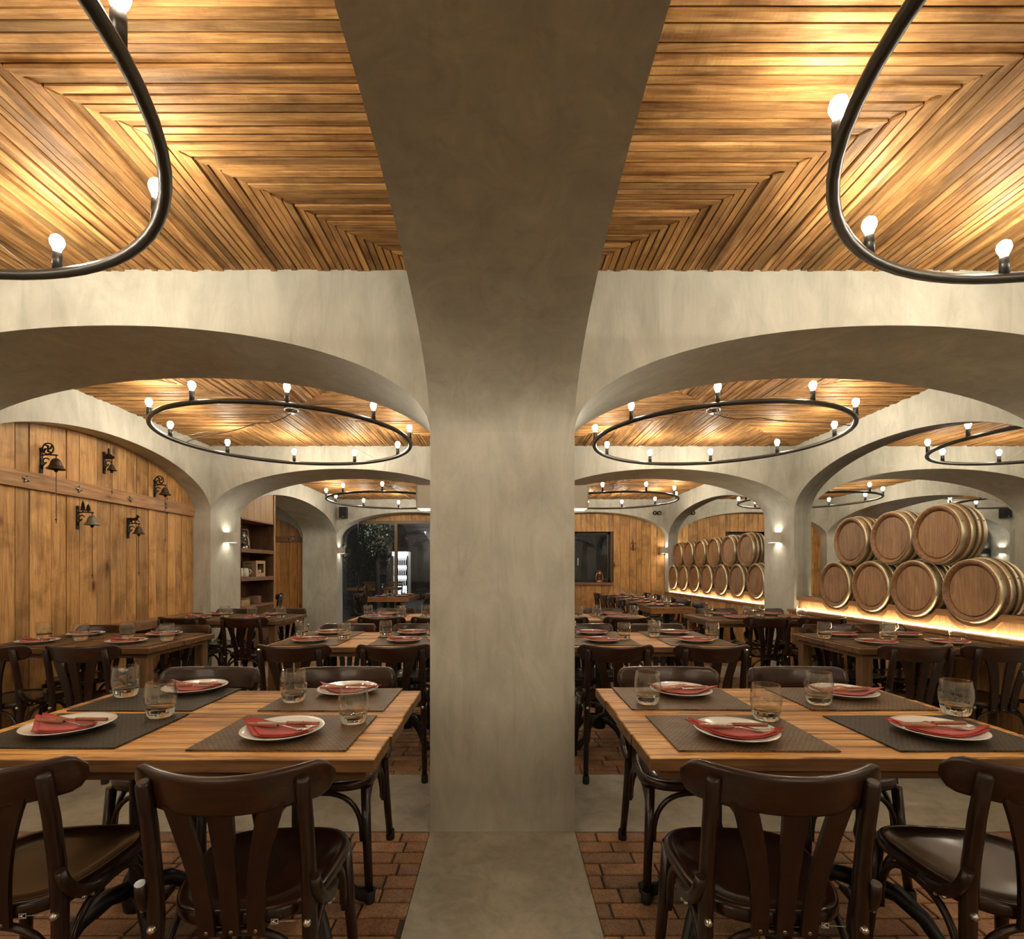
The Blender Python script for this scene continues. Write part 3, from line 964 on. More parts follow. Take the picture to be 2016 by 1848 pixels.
# ================================================================== ring chandeliers
RZ, RR = H + 1.158, 1.05
ring_me = MB().tube([(RR * math.cos(2 * PI * i / 72), RR * math.sin(2 * PI * i / 72), 0) for i in range(72)], 0.0185, 12, closed=True).mesh('ring', 'ring_metal')
socket_me = MB().lathe([(0, 0.012), (0.017, 0.012), (0.017, 0.078), (0.013, 0.084), (0, 0.084)], 14).mesh('socket', 'ring_metal')
bulb_me = MB().lathe([(0, 0.080), (0.011, 0.082), (0.014, 0.094), (0.0225, 0.112), (0.0245, 0.124), (0.021, 0.139), (0.011, 0.148), (0, 0.150)], 10).mesh('bulb', 'bulb_light')
canopy_me = MB().lathe([(0, -0.045), (0.05, -0.043), (0.065, -0.025), (0.066, 0.0), (0, 0)], 20).mesh('canopy', 'old_steel')
def chandelier(cx, cy, phase, label, cable_ang):
    t = thing('ring_chandelier', label, 'chandelier', (cx, cy, RZ), 0, 'black ring chandeliers under the slat ceilings')
    put('ring', ring_me, t)
    for k in range(10):
        a = math.radians(phase + 36 * k)
        p = (RR * math.cos(a), RR * math.sin(a), 0)
        put('socket', socket_me, t, p)
        put('bulb', bulb_me, t, p)
    hz = ZC - RZ
    put('canopy', canopy_me, t, (0, 0, hz))
    for k in range(3):
        a = math.radians(cable_ang + 8 + 120 * k)
        build('suspension_wire', MB().tube([(0.03 * math.cos(a), 0.03 * math.sin(a), hz - 0.04), (RR * math.cos(a), RR * math.sin(a), 0.015)], 0.0012, 5), 'wire_pale', t)
    a = math.radians(cable_ang)
    path = []
    for i in range(15):
        s = i / 14
        path.append((RR * s * math.cos(a), RR * s * math.sin(a), (hz - 0.05) * (1 - s) + 0.02 * s - 0.045 * math.sin(PI * min(1, s * 3.0)) * (s < 0.34) + 0.012 * math.sin(s * 9)))
    build('cable', MB().tube(path, 0.0042, 6), 'wire', t)
chandelier(-1.89, 0.95, 10, 'black ring chandelier at the upper left, nearest left bay', 200)
chandelier(1.89, 0.98, 12, 'black ring chandelier at the upper right, nearest right bay', 340)
chandelier(-1.89, 4.55, -69, 'black ring chandelier with ten bulbs in the middle left bay', 171)
chandelier(1.89, 4.55, -75, 'black ring chandelier with ten bulbs in the middle right bay', -20)
chandelier(-1.89, 8.65, -85, 'small far ring chandelier in the back left bay', 60)
chandelier(1.89, 8.65, -75, 'small far ring chandelier in the back right bay', 250)

chandelier(-1.89, -2.46, 5, 'unseen ring chandelier added behind the viewer on the left', 20)  # guessed rear pair, added out of view to light the column front
chandelier(1.89, -2.46, 25, 'unseen ring chandelier added behind the viewer on the right', 80)

# ================================================================== wall sconces
sc_box = MB()
w, hh, dd = 0.06, 0.062, 0.115
for q in ((-w, -w + .006, 0, dd), (w - .006, w, 0, dd), (-w, w, dd - .006, dd), (-w, w, 0, .006)):
    sc_box.box(q[0], q[1], q[2], q[3], -hh, hh)
sc_box = sc_box.mesh('housing', 'sconce_paint')
sc_in = MB().box(-w + .006, w - .006, .006, dd - .006, -0.02, 0.02).mesh('core', 'sconce_paint')
sc_up = MB().quad((-.04, .02, .024), (.04, .02, .024), (.04, .095, .024), (-.04, .095, .024)).mesh('lamp_up', 'sconce_light')
sc_dn = MB().quad((-.04, .02, -.024), (.04, .02, -.024), (.04, .095, -.024), (-.04, .095, -.024)).mesh('lamp_down', 'sconce_light')
def sconce(x, y, z, rz, label):
    t = thing('wall_sconce', label, 'wall lamp', (x, y, z), rz, 'square up and down wall lamps')
    for n_, me in (('housing', sc_box), ('core', sc_in), ('lamp', sc_up), ('lamp', sc_dn)):
        put(n_, me, t)
SZ = H + 0.39
sconce(-XB, 2.80, SZ, PI / 2, 'square wall lamp on the left side of the central column')
sconce(XB, 2.80, SZ, -PI / 2, 'square wall lamp on the right side of the central column')
sconce(-XW, 6.31, SZ, -PI / 2, 'square wall lamp on the left pier beside the shelf niche')
sconce(XW, 6.31, SZ, PI / 2, 'square wall lamp on the right pier between the barrel stacks')
sconce(-XW, 10.66, SZ, -PI / 2, 'square wall lamp beside the glass wall')
sconce(XW, 10.61, SZ, PI / 2, 'square wall lamp beside the far plank wall')

# ================================================================== chairs
def rail_y(x):
    return -0.272 + 0.095 * (x / 0.2275) ** 2
def chair_meshes():
    out = []
    # top rail
    m = MB()
    n, W = 26, 0.2275
    ring = []
    for i in range(n + 1):
        t = -1 + 2 * i / n
        t = math.copysign(abs(t) ** 0.85, t)
        x = W * t
        e = max(0.0, (abs(t) - 0.84) / 0.16)
        k = math.sqrt(max(0.0, 1 - e * e))
        zc = 0.761 + 0.012 * t * t
        hh_ = 0.049 * max(k, 0.30)
        th = 0.0125 * (0.75 + 0.25 * k)
        y = rail_y(x)
        d = 2 * 0.095 * x / W / W
        l = math.hypot(1, d)
        nx, ny = -d / l, 1 / l
        pr = []
        for j in range(12):
            a = 2 * PI * j / 12
            ca, sa = math.cos(a), math.sin(a)
            u = th * math.copysign(abs(ca) ** 0.45, ca)
            w_ = hh_ * math.copysign(abs(sa) ** 0.45, sa)
            pr.append((x + nx * u, y + ny * u - 0.22 * w_, zc + w_))
        ring.append(m.add(pr))
    for i in range(n):
        for j in range(12):
            k = (j + 1) % 12
            m.face((ring[i] + j, ring[i + 1] + j, ring[i + 1] + k, ring[i] + k), True)
    m.face([ring[0] + j for j in range(12)]); m.face([ring[n] + j for j in range(12)][::-1])
    out.append(('backrest', m.mesh('backrest', 'chair_rail'), 0))
    # back posts running into the rear legs
    for s in (-1, 1):
        pts = [(s * .192, -.262, .004), (s * .186, -.228, .16), (s * .180, -.203, .32), (s * .176, -.198, .44), (s * .176, -.206, .55), (s * .1755, -.225, .68), (s * .175, -.248, .785), (s * .175, -.250, .792)]
        out.append(('back_post', MB().tube(pts, [.0155, .0165, .0175, .0185, .0185, .018, .0172, .012], 12).mesh('back_post', 'chair_wood'), 0))
    # splats
    for k in (-1, 0, 1):
        m = MB()
        n = 10
        rows = []
        for i in range(n + 1):
            t = i / n
            x = k * (0.056 + 0.052 * t ** 2.0)
            z = 0.408 + 0.325 * t
            yt = rail_y(x) + 0.004
            y = -0.208 + (yt + 0.208) * t ** 1.25
            w_ = (0.0185 + 0.0105 * t ** 1.6) if k == 0 else (0.0185 + 0.010 * t ** 1.5)
            th = 0.006
            tw = k * 0.35 * t
            c, s = math.cos(tw), math.sin(tw)
            rows.append(m.add([(x + a * c - b * s * 0, y + b + a * s * 0.5, z) for a, b in ((-w_, -th), (w_, -th), (w_, th), (-w_, th))]))
        for i in range(n):
            for j in range(4):
                l = (j + 1) % 4
                m.face((rows[i] + j, rows[i] + l, rows[i + 1] + l, rows[i + 1] + j))
        m.face([rows[0] + j for j in (3, 2, 1, 0)]); m.face([rows[n] + j for j in range(4)])
        out.append(('splat', m.mesh('splat', 'chair_wood'), 0))
    # seat
    m = MB()
    n = 44
    def outline(k, z):
        pts = []
        for i in range(n):
            a = 2 * PI * i / n
            ca, sa = math.cos(a), math.sin(a)
            x = math.copysign(abs(ca) ** 0.62, ca)
            y = math.copysign(abs(sa) ** 0.62, sa)
            hw = 0.198 + 0.022 * y
            pts.append((x * (hw - k), 0.203 * y - k * y, z))
        return pts
    prof = [(0.012, 0.420), (0.003, 0.423), (0.0, 0.430), (0.0, 0.448), (0.005, 0.4555), (0.013, 0.4575), (0.024, 0.4555), (0.029, 0.4515), (0.07, 0.4475), (0.13, 0.4455)]
    rows = [m.add(outline(k, z)) for k, z in prof]
    for i in range(len(rows) - 1):
        for j in range(n):
            l = (j + 1) % n
            m.face((rows[i] + j, rows[i] + l, rows[i + 1] + l, rows[i + 1] + j), True)
    m.face([rows[-1] + j for j in range(n)], True); m.face([rows[0] + j for j in range(n)][::-1])
    out.append(('seat', m.mesh('seat', 'chair_seat'), 0))
    # front legs
    for s in (-1, 1):
        out.append(('leg', MB().tube([(s * .176, .160, .424), (s * .186, .176, .22), (s * .200, .194, .004)], [.0185, .0175, .0150], 12).mesh('leg', 'chair_wood'), 0))
    # bentwood arches under the seat
    def hoop(A, B, z0, z1):
        A, B = Vector(A), Vector(B)
        mid, hd = (A + B) / 2, (B - A) / 2
        pts = []
        for i in range(19):
            a = PI * i / 18
            c, s = math.cos(a), math.sin(a)
            p = mid - hd * math.copysign(abs(c) ** 0.75, c)
            pts.append((p.x, p.y, z0 + (z1 - z0) * abs(s) ** 0.75))
        return pts
    H_ = [((-.166, .172, 0), (.166, .172, 0)), ((-.166, -.196, 0), (.166, -.196, 0)), ((-.176, -.175, 0), (-.176, .145, 0)), ((.176, -.175, 0), (.176, .145, 0))]
    for A, B in H_:
        out.append(('leg_brace', MB().tube(hoop(A, B, .225, .408), .0098, 9).mesh('leg_brace', 'chair_wood'), 0))
    # curved corner brackets
    for s in (-1, 1):
        pts = [(s * .196, -.226, .548), (s * .199, -.216, .515), (s * .203, -.196, .482), (s * .207, -.165, .460), (s * .208, -.125, .449), (s * .207, -.075, .445)]
        out.append(('bracket', MB().tube(pts, [.012, .0145, .0155, .0155, .014, .008], 10).mesh('bracket', 'chair_wood'), 0))
    # rubber feet
    for x, y, q in ((.192, -.262, 0), (-.192, -.262, 0), (.2005, .1945, 0), (-.2005, .1945, 0)):
        out.append(('rubber_foot', MB().lathe([(0, 0), (.0185, 0), (.0205, .006), (.0195, .042), (.016, .046)], 12, (x, y, 0)).mesh('rubber_foot', 'rubber'), 1))
    for s in (-1, 1):
        out.append(('bolt', MB().lathe([(0.0, -.2265), (.006, -.2255), (.0095, -.221), (.0095, -.214)], 12, (s * .176, 0, .434), 1).mesh('bolt', 'steel'), 1))
    for k in (-1, 0, 1):
        out.append(('screw', MB().lathe([(0.0, -.2155), (.004, -.2165), (.0048, -.2145), (.0048, -.213)], 10, (k * .056, 0, .418), 1).mesh('screw', 'old_steel'), 1))
    for s in (-1, 1):
        for (y, z) in ((-.180, .455), (-.150, .444)):
            out.append(('screw', MB().lathe([(0.0, .2225), (.004, .2225), (.0048, .2205), (.0048, .215)], 8, (0, y, z), 0).mesh('screw', 'old_steel') if s > 0 else
                        MB().lathe([(0.0, -.2225), (.004, -.2225), (.0048, -.2205), (.0048, -.215)], 8, (0, y, z), 0).mesh('screw', 'old_steel'), 1))
    # maker's sticker: framed square with a crescent, and a line of tiny lettering
    m = MB()
    Y = -.2042
    x0, z0, s = .088, .4255, .0165
    for q in ((x0, x0 + s, z0, z0 + .001), (x0, x0 + s, z0 + s * .75 - .001, z0 + s * .75), (x0, x0 + .001, z0, z0 + s * .75), (x0 + s - .001, x0 + s, z0, z0 + s * .75)):
        m.quad((q[0], Y, q[2]), (q[1], Y, q[2]), (q[1], Y, q[3]), (q[0], Y, q[3]))
    outer = [(x0 + s * (.95 - .85 * math.sin(PI * i / 10)), z0 + s * (.72 - .68 * i / 10)) for i in range(11)]
    inner = [(x0 + s * (.95 - .52 * math.sin(PI * i / 10)), z0 + s * (.70 - .60 * i / 10)) for i in range(11)]
    for i in range(10):
        m.quad((outer[i][0], Y, outer[i][1]), (outer[i + 1][0], Y, outer[i + 1][1]), (inner[i + 1][0], Y, inner[i + 1][1]), (inner[i][0], Y, inner[i][1]))
    out.append(('sticker', m.mesh('sticker', 'white_sticker'), 2))
    tm = text_mesh('www.classiportugal.pt', 0.0042, 'white_sticker')
    tm.transform(Matrix.Translation((x0 + s + .0015, Y, z0 + .005)) @ Matrix.Rotation(PI / 2, 4, 'X'))
    out.append(('sticker_lettering', tm, 2))
    return out
def text_mesh(body, size, mat, align='LEFT'):
    cu = bpy.data.curves.new('lettering', 'FONT')
    cu.body = body
    cu.size = size
    cu.align_x = align
    cu.resolution_u = 3
    ob = bpy.data.objects.new('lettering', cu)
    COL.objects.link(ob)
    dg = bpy.context.evaluated_depsgraph_get()
    dg.update()
    me = bpy.data.meshes.new_from_object(ob.evaluated_get(dg))
    COL.objects.unlink(ob)
    bpy.data.objects.remove(ob)
    me.materials.clear()
    me.materials.append(MAT[mat])
    me.name = 'lettering'
    return me
CHAIR = chair_meshes()
def chair(x, y, rz, label, detail=1):
    t = thing('bentwood_chair', label, 'chair', (x, y, 0.0005), rz, 'dark bentwood dining chairs')
    for nm, me, lv in CHAIR:
        if lv <= detail:
            put(nm, me, t)
    return t

# ================================================================== tables
TZ = 0.755
def pedestal(root, x, y, h):
    m = MB()
    m.lathe([(0, 0.10), (0.045, 0.10), (0.05, 0.13), (0.032, 0.17), (0.028, 0.30), (0.036, 0.34), (0.028, 0.38), (0.028, h - 0.06), (0.05, h - 0.03), (0.05, h)], 14, (x, y, 0))
    m.box(x - 0.16, x + 0.16, y - 0.025, y + 0.025, h - 0.012, h).box(x - 0.025, x + 0.025, y - 0.16, y + 0.16, h - 0.012, h)
    wpart('pedestal', m, 'cast_iron', root)
    for k in range(4):
        a = PI / 4 + k * PI / 2
        c, s = math.cos(a), math.sin(a)
        pts = [(0.02, .17), (0.09, .165), (0.16, .115), (0.20, .06), (0.245, .030), (0.275, .028), (0.288, .042)]
        mm = MB().tube([(x + c * r, y + s * r, z) for r, z in pts], [.030, .028, .024, .022, .026, .027, .012], 10)
        mm.sphere((x + c * .255, y + s * .255, .026), .0255, 10, 6)
        wpart('claw_foot', mm, 'cast_iron', root)
def table(x0, x1, y0, y1, label, mat='table_wood', n=4, legs='pedestal'):
    t = thing('dining_table', label, 'table', ((x0 + x1) / 2, (y0 + y1) / 2, 0), 0, 'plank topped dining tables')
    th = 0.036
    for i in range(n):
        a = y0 + (y1 - y0) * i / n
        b = y0 + (y1 - y0) * (i + 1) / n
        j = random.uniform(-0.004, 0.004)
        bm_ = MB().cbox(x0 + j, x1 + j, a + 0.0018, b - 0.0018, TZ - th, TZ + random.uniform(-.0015, .0006), 0.003)
        bm_.mi = [1, 1, 1, 1, 0, 0, 0, 0, 0, 1]
        wpart('board', bm_, [mat, 'table_edge'], t)
    z0, z1 = TZ - th - 0.034, TZ - th
    e = 0.035
    for q in ((x0 + e, x1 - e, y0 + e, y0 + e + .045), (x0 + e, x1 - e, y1 - e - .045, y1 - e), (x0 + e, x0 + e + .045, y0 + e + .045, y1 - e - .045), (x1 - e - .045, x1 - e, y0 + e + .045, y1 - e - .045)):
        wpart('under_rail', MB().box(q[0], q[1], q[2], q[3], z0, z1), 'table_edge', t)
    if legs == 'pedestal':
        for s in (0.28, 0.72):
            pedestal(t, x0 + (x1 - x0) * s, (y0 + y1) / 2, z1)
    else:
        for x in (x0 + e, x1 - e - .065):
            for y in (y0 + e, y1 - e - .065):
                wpart('leg', MB().box(x, x + .065, y, y + .065, 0, z0), 'table_leg', t)
    return t

# ================================================================== place settings
plate_me = MB().lathe([(0, 0.0), (0.070, 0.0), (0.073, 0.003), (0.080, 0.006), (0.112, 0.0165), (0.121, 0.020), (0.1225, 0.0215), (0.121, 0.0230), (0.110, 0.0195), (0.086, 0.0105), (0.076, 0.0085), (0, 0.0080)], 44).mesh('plate', 'porcelain')
MATW, MATD = 0.455, 0.345
mat_me = MB().cbox(-MATW / 2, MATW / 2, -MATD / 2, MATD / 2, 0, 0.0042, 0.0012).mesh('placemat', 'mat_leather')
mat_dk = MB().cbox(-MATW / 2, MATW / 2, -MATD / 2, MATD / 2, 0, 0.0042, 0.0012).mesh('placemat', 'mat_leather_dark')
def napkin_mesh():
    m = MB()
    def layer(c, dz, ph):
        n, k = 12, 7
        idx = []
        for side in (0, 1):
            for i in range(n + 1):
                for j in range(k + 1):
                    u, v = i / n, j / k
                    p = [c[0][q] * (1 - u) * (1 - v) + c[1][q] * u * (1 - v) + c[2][q] * u * v + c[3][q] * (1 - u) * v for q in (0, 1)]
                    r = math.hypot(*p)
                    z = 0.0098 + max(0.0, r - 0.070) * 0.33 + dz + 0.0022 * math.sin(u * 7 + ph) * v + 0.002 * math.sin(v * 5 + ph)
                    if r > 0.118:
                        z = max(z, 0.0245 + dz)
                    z -= 0.0 if side else 0.0022
                    idx.append(m.add([(p[0], p[1], z)]))
        W_ = k + 1
        S = (n + 1) * W_
        for i in range(n):
            for j in range(k):
                a = idx[i * W_ + j]
                m.face((a, a + 1, a + W_ + 1, a + W_), True)
                m.face((a + S, a + S + W_, a + S + W_ + 1, a + S + 1), True)
        for i in range(n):
            for j in (0, k):
                a = idx[i * W_ + j]
                m.face((a, a + W_, a + W_ + S, a + S))
        for j in range(k):
            for i in (0, n):
                a = idx[i * W_ + j]
                m.face((a, a + 1, a + 1 + S, a + S))
    layer([(-0.145, 0.030), (-0.045, -0.082), (0.118, -0.048), (0.030, 0.062)], 0.0030, 0.3)
    layer([(-0.132, 0.040), (-0.030, -0.076), (0.126, -0.036), (0.020, 0.070)], 0.0072, 1.1)
    return m.mesh('napkin', 'napkin_cloth')
napkin_me = napkin_mesh()
def handle_mesh(x0, x1):
    m = MB()
    prof = [(x0, 0.0060), (x0 + 0.004, 0.0080), ((x0 + x1) / 2, 0.0085), (x1 - 0.004, 0.0075), (x1, 0.0060)]
    rows = []
    for x, w_ in prof:
        rows.append(m.add([(x, w_ * math.copysign(abs(math.cos(a)) ** .6, math.cos(a)), 0.0052 * math.copysign(abs(math.sin(a)) ** .6, math.sin(a))) for a in [2 * PI * i / 10 for i in range(10)]]))
    for i in range(len(rows) - 1):
        for j in range(10):
            k = (j + 1) % 10
            m.face((rows[i] + j, rows[i] + k, rows[i + 1] + k, rows[i + 1] + j), True)
    m.face([rows[0] + j for j in range(10)][::-1]); m.face([rows[-1] + j for j in range(10)])
    return m.mesh('handle', 'handle_wood')
fork_handle = handle_mesh(-0.10, -0.002)
m = MB()
m.tube([(-0.004, 0, 0), (0.020, 0, 0.001), (0.045, 0, -0.004), (0.062, 0, -0.006)], [0.0032, 0.0026, 0.003, 0.0045], 8, flat=0.6)
m.prism([(0.056, -0.004), (0.068, -0.0105), (0.078, -0.0112), (0.078, 0.0112), (0.068, 0.0105), (0.056, 0.004)], 2, -0.0072, -0.0055)
for k in range(4):
    y = -0.0096 + k * 0.0064
    m.tube([(0.076, y, -0.0063), (0.090, y, -0.0058), (0.104, y, -0.002), (0.114, y * 0.95, 0.003)], [0.0016, 0.0016, 0.0014, 0.0008], 6)
fork_head = m.mesh('fork_head', 'steel')
riv = MB()
for x in (-0.075, -0.028):
    riv.lathe([(0, 0.0062), (0.0028, 0.0060), (0.003, 0.005)], 8, (x, 0, 0))
rivet_me = riv.mesh('rivets', 'steel')
knife_handle = handle_mesh(0.002, 0.105)
m = MB()
m.prism([(0.004, -0.0055), (0.004, 0.0055), (-0.075, 0.0085), (-0.105, 0.0055), (-0.122, -0.0035), (-0.10, -0.0062), (-0.02, -0.006)], 2, -0.0008, 0.0008)
blade_me = m.mesh('blade', 'steel')
kr = MB()
for x in (0.025, 0.055):
    kr.lathe([(0, 0.0062), (0.0028, 0.0060), (0.003, 0.005)], 8, (x, 0, 0))
krivet_me = kr.mesh('rivets', 'steel')
# tumbler
m = MB()
m.cur = 1
m.lathe([(0, 0.0), (0.033, 0.0), (0.0365, 0.003), (0.0395, 0.014), (0.0425, 0.030)], 32)
m.lathe([(0.040, 0.033), (0.037, 0.030), (0.030, 0.0265), (0.015, 0.0245), (0, 0.024)], 32)
m.cur = 0
m.lathe([(0.0425, 0.030), (0.0455, 0.046), (0.0468, 0.062), (0.0455, 0.082), (0.0428, 0.100), (0.0412, 0.110), (0.0405, 0.1113), (0.0396, 0.110)], 32)
m.lathe([(0.0396, 0.110), (0.0412, 0.098), (0.0438, 0.081), (0.0450, 0.062), (0.0437, 0.046), (0.040, 0.033)], 32)
glass_me = m.mesh('tumbler', ['glass_thin', 'glass_solid'])
glass_me.transform(Matrix.Scale(1.07, 4))

def setting(px, py, side, where, gl=None, matc=None, dark=False, glass=True, full=True, rz=None, plain_top=False):
    """one cover; px,py = plate centre in metres; side = which edge of the table the diner sits at"""
    rot = {'near': 0.0, 'far': PI, 'left': -PI / 2, 'right': PI / 2}[side] if rz is None else rz
    c, s = math.cos(rot), math.sin(rot)
    def W(dx, dy):
        return (px + dx * c - dy * s, py + dx * s + dy * c)
    jr = random.uniform(-0.07, 0.07)
    z = TZ + 0.0012
    mc = matc if matc else W(0.008, 0.01)
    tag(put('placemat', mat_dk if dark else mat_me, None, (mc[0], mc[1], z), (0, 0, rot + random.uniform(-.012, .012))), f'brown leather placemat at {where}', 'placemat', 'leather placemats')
    z += 0.0043
    tag(put('dinner_plate', plate_me, None, (px, py, z), (0, 0, rot)), f'white round plate at {where}', 'plate', 'white plates')
    tag(put('napkin', napkin_me, None, (px, py, z), (0, 0, rot + jr)), f'folded red napkin at {where}', 'napkin', 'red napkins')
    if full:
        q = W(-0.012, -0.006)
        t = thing('fork', f'wooden handled fork at {where}', 'fork', (q[0], q[1], z + 0.0272), rot + jr - 0.10, 'forks')
        put('handle', fork_handle, t); put('fork_head', fork_head, t); put('rivets', rivet_me, t)
        q = W(0.0, 0.022)
        t = thing('knife', f'steak knife at {where}', 'knife', (q[0], q[1], z + 0.0272), rot + jr + 0.02, 'steak knives')
        put('handle', knife_handle, t); put('blade', blade_me, t); put('rivets', krivet_me, t)
    if glass:
        g = gl if gl else W(0.185 + random.uniform(-.01, .01), 0.135 + random.uniform(-.01, .01))
        zz = TZ + 0.0012
        dx, dy = g[0] - mc[0], g[1] - mc[1]
        lx, ly = dx * c + dy * s, -dx * s + dy * c
        if abs(lx) < MATW / 2 + .04 and abs(ly) < MATD / 2 + .04:
            zz += 0.0043
        tag(put('drinking_glass', glass_me, None, (g[0], g[1], zz)), f'clear tumbler at {where}', 'glass', 'clear tumblers')

def plate_at(px, py):
    return on_z(px, py, TZ + 0.02)
def glass_at(px, py):
    return on_z(px, py, TZ + 0.004)

# ---- left foreground table
def corner(px, py):
    return on_z(px, py, TZ)
T = 'the left foreground table'
table(-1.62, -0.345, 1.375, 2.155, 'warm plank table in the left foreground')
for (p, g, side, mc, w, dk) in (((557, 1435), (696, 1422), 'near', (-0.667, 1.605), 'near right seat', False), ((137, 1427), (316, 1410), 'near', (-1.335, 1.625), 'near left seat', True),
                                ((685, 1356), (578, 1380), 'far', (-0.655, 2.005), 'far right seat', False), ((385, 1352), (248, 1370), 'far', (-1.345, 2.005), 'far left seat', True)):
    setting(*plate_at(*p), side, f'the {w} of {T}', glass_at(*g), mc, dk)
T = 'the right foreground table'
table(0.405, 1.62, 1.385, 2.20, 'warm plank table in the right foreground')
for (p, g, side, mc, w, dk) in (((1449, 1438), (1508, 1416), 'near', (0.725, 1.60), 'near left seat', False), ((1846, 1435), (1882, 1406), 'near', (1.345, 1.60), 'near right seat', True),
                                ((1340, 1358), (1275, 1384), 'far', (0.70, 2.02), 'far left seat', False), ((1660, 1361), (1612, 1385), 'far', (1.355, 2.015), 'far right seat', False)):
    setting(*plate_at(*p), side, f'the {w} of {T}', glass_at(*g), mc, dk)

def four(T, xl, xr, yn, yf, full=True):
    for side, y in (('near', yn), ('far', yf)):
        for nm, x in (('left', xl), ('right', xr)):
            setting(x + random.uniform(-.012, .012), y + random.uniform(-.01, .01), side, f'the {side} {nm} seat of {T}', full=full)
def chairs4(T, xl, xr, yn, yf, yl=None, detail=1, jig=0.05):
    for nm, x in (('left', xl), ('right', xr)):
        chair(x, yn, random.uniform(-jig, jig), f'dark bentwood chair with its back to us, {nm} side of {T}', detail)
        chair(x if yl is None else yl[0 if nm == 'left' else 1], yf, PI + random.uniform(-jig, jig), f'dark bentwood chair facing us behind the {nm} of {T}', detail)

# foreground chairs
chair(-0.652, 1.405, 0.07, 'dark bentwood chair in the left foreground, right of two, back to us', 2)
chair(-1.275, 1.42, 0.10, 'dark bentwood chair cut by the left edge of the picture', 2)
chair(0.678, 1.405, -0.07, 'dark bentwood chair in the right foreground, left of two, back to us', 2)
chair(1.335, 1.415, -0.12, 'dark bentwood chair cut by the right edge of the picture', 2)
chair(-1.335, 2.125, PI - 0.02, 'dark bentwood chair facing us behind the left foreground table, left of two', 1)
chair(-0.712, 2.125, PI + 0.03, 'dark bentwood chair facing us behind the left foreground table, beside the column', 1)
chair(0.752, 2.125, PI - 0.02, 'dark bentwood chair facing us behind the right foreground table, beside the column', 1)
chair(1.352, 2.13, PI + 0.02, 'dark bentwood chair facing us behind the right foreground table, right of two', 1)
chair(2.64, 2.14, PI, 'dark bentwood chair whose post shows at the far right edge', 1)

# ---- second tables beside the column
table(-1.60, -0.36, 3.36, 4.16, 'plank table in the middle left bay beside the column')
T = 'the middle left table'
four(T, -1.35, -0.70, 3.57, 4.00)
chairs4(T, -1.27, -0.665, 3.28, 4.00)
table(0.38, 1.58, 3.36, 4.16, 'plank table in the middle right bay beside the column')
T = 'the middle right table'
four(T, 0.70, 1.34, 3.57, 4.00)
chairs4(T, 0.69, 1.275, 3.27, 4.00)
# ---- third tables beside the column
table(-1.56, -0.38, 5.10, 5.86, 'plank table behind the middle left table, under the second arch')
T = 'the third left table'
four(T, -1.27, -0.66, 5.30, 5.68)
chairs4(T, -1.16, -0.65, 5.06, 5.70, (-1.23, -0.64))
table(0.36, 1.54, 5.10, 5.86, 'plank table behind the middle right table, under the second arch')
T = 'the third right table'
four(T, 0.62, 1.22, 5.30, 5.68)
chairs4(T, 0.60, 1.20, 5.05, 5.70, (0.6, 1.17))
# ---- tables along the bell wall
table(-3.45, -2.30, 3.30, 4.06, 'dark plank table beside the bell wall', 'table_dark', legs='legs')
T = 'the bell wall table'
four(T, -3.20, -2.60, 3.50, 3.90)
chairs4(T, -3.09, -2.545, 3.27, 3.90, (-3.19, -2.58))
table(-3.40, -2.23, 5.02, 5.80, 'dark plank table in front of the shelf niche pier', 'table_dark', legs='legs')
T = 'the shelf niche table'
four(T, -3.12, -2.52, 5.22, 5.62)
chairs4(T, -3.07, -2.47, 5.05, 5.645, (-3.05, -2.48))
# ---- tables along the barrel wall
table(2.31, 3.32, 3.27, 4.06, 'plank table beside the nearest barrels', 'table_dark', legs='legs')
T = 'the nearest barrel table'
four(T, 2.56, 3.05, 3.47, 3.88)
chairs4(T, 2.51, 3.03, 3.28, 3.96, (2.68, 3.08))
table(2.07, 3.28, 5.06, 5.82, 'dark plank table at the right pier with wall lamp', 'table_dark', legs='legs')
T = 'the right pier table'
four(T, 2.42, 2.98, 5.26, 5.65)
chairs4(T, 2.55, 3.07, 5.06, 5.66, (2.47, 3.0))

# ---- long oak table in the back right bay and short one in the back left bay
def oak_table(x0, x1, y0, y1, label):
    t = thing('oak_table', label, 'table', ((x0 + x1) / 2, (y0 + y1) / 2, 0), 0, 'thick edged oak tables')
    n = 3
    for i in range(n):
        a, b = x0 + (x1 - x0) * i / n, x0 + (x1 - x0) * (i + 1) / n
        wpart('board', MB().cbox(a + .001, b - .001, y0, y1, TZ - 0.03, TZ, 0.003), 'oak_y', t)
    wpart('edge_band', MB().box(x0, x1, y0, y0 + 0.03, TZ - 0.075, TZ - 0.031), 'oak_x', t)
    wpart('edge_band', MB().box(x0, x1, y1 - 0.03, y1, TZ - 0.075, TZ - 0.031), 'oak_x', t)
    wpart('edge_band', MB().box(x0, x0 + 0.03, y0 + .03, y1 - .03, TZ - 0.075, TZ - 0.031), 'oak_y', t)
    wpart('edge_band', MB().box(x1 - 0.03, x1, y0 + .03, y1 - .03, TZ - 0.075, TZ - 0.031), 'oak_y', t)
    k = max(2, int((y1 - y0) / 0.9))
    for i in range(k):
        y = y0 + 0.3 + (y1 - y0 - 0.6) * i / (k - 1)
        m = MB().box((x0 + x1) / 2 - .035, (x0 + x1) / 2 + .035, y - .035, y + .035, 0.03, TZ - 0.03)
        m.cbox((x0 + x1) / 2 - .2, (x0 + x1) / 2 + .2, y - .14, y + .14, 0, 0.03, 0.004)
        wpart('pedestal', m, 'black_metal', t)
    return t
oak_table(1.97, 2.56, 6.72, 10.05, 'long oak table running to the far plank wall')
ord5 = ['nearest', 'second', 'third', 'fourth', 'farthest']
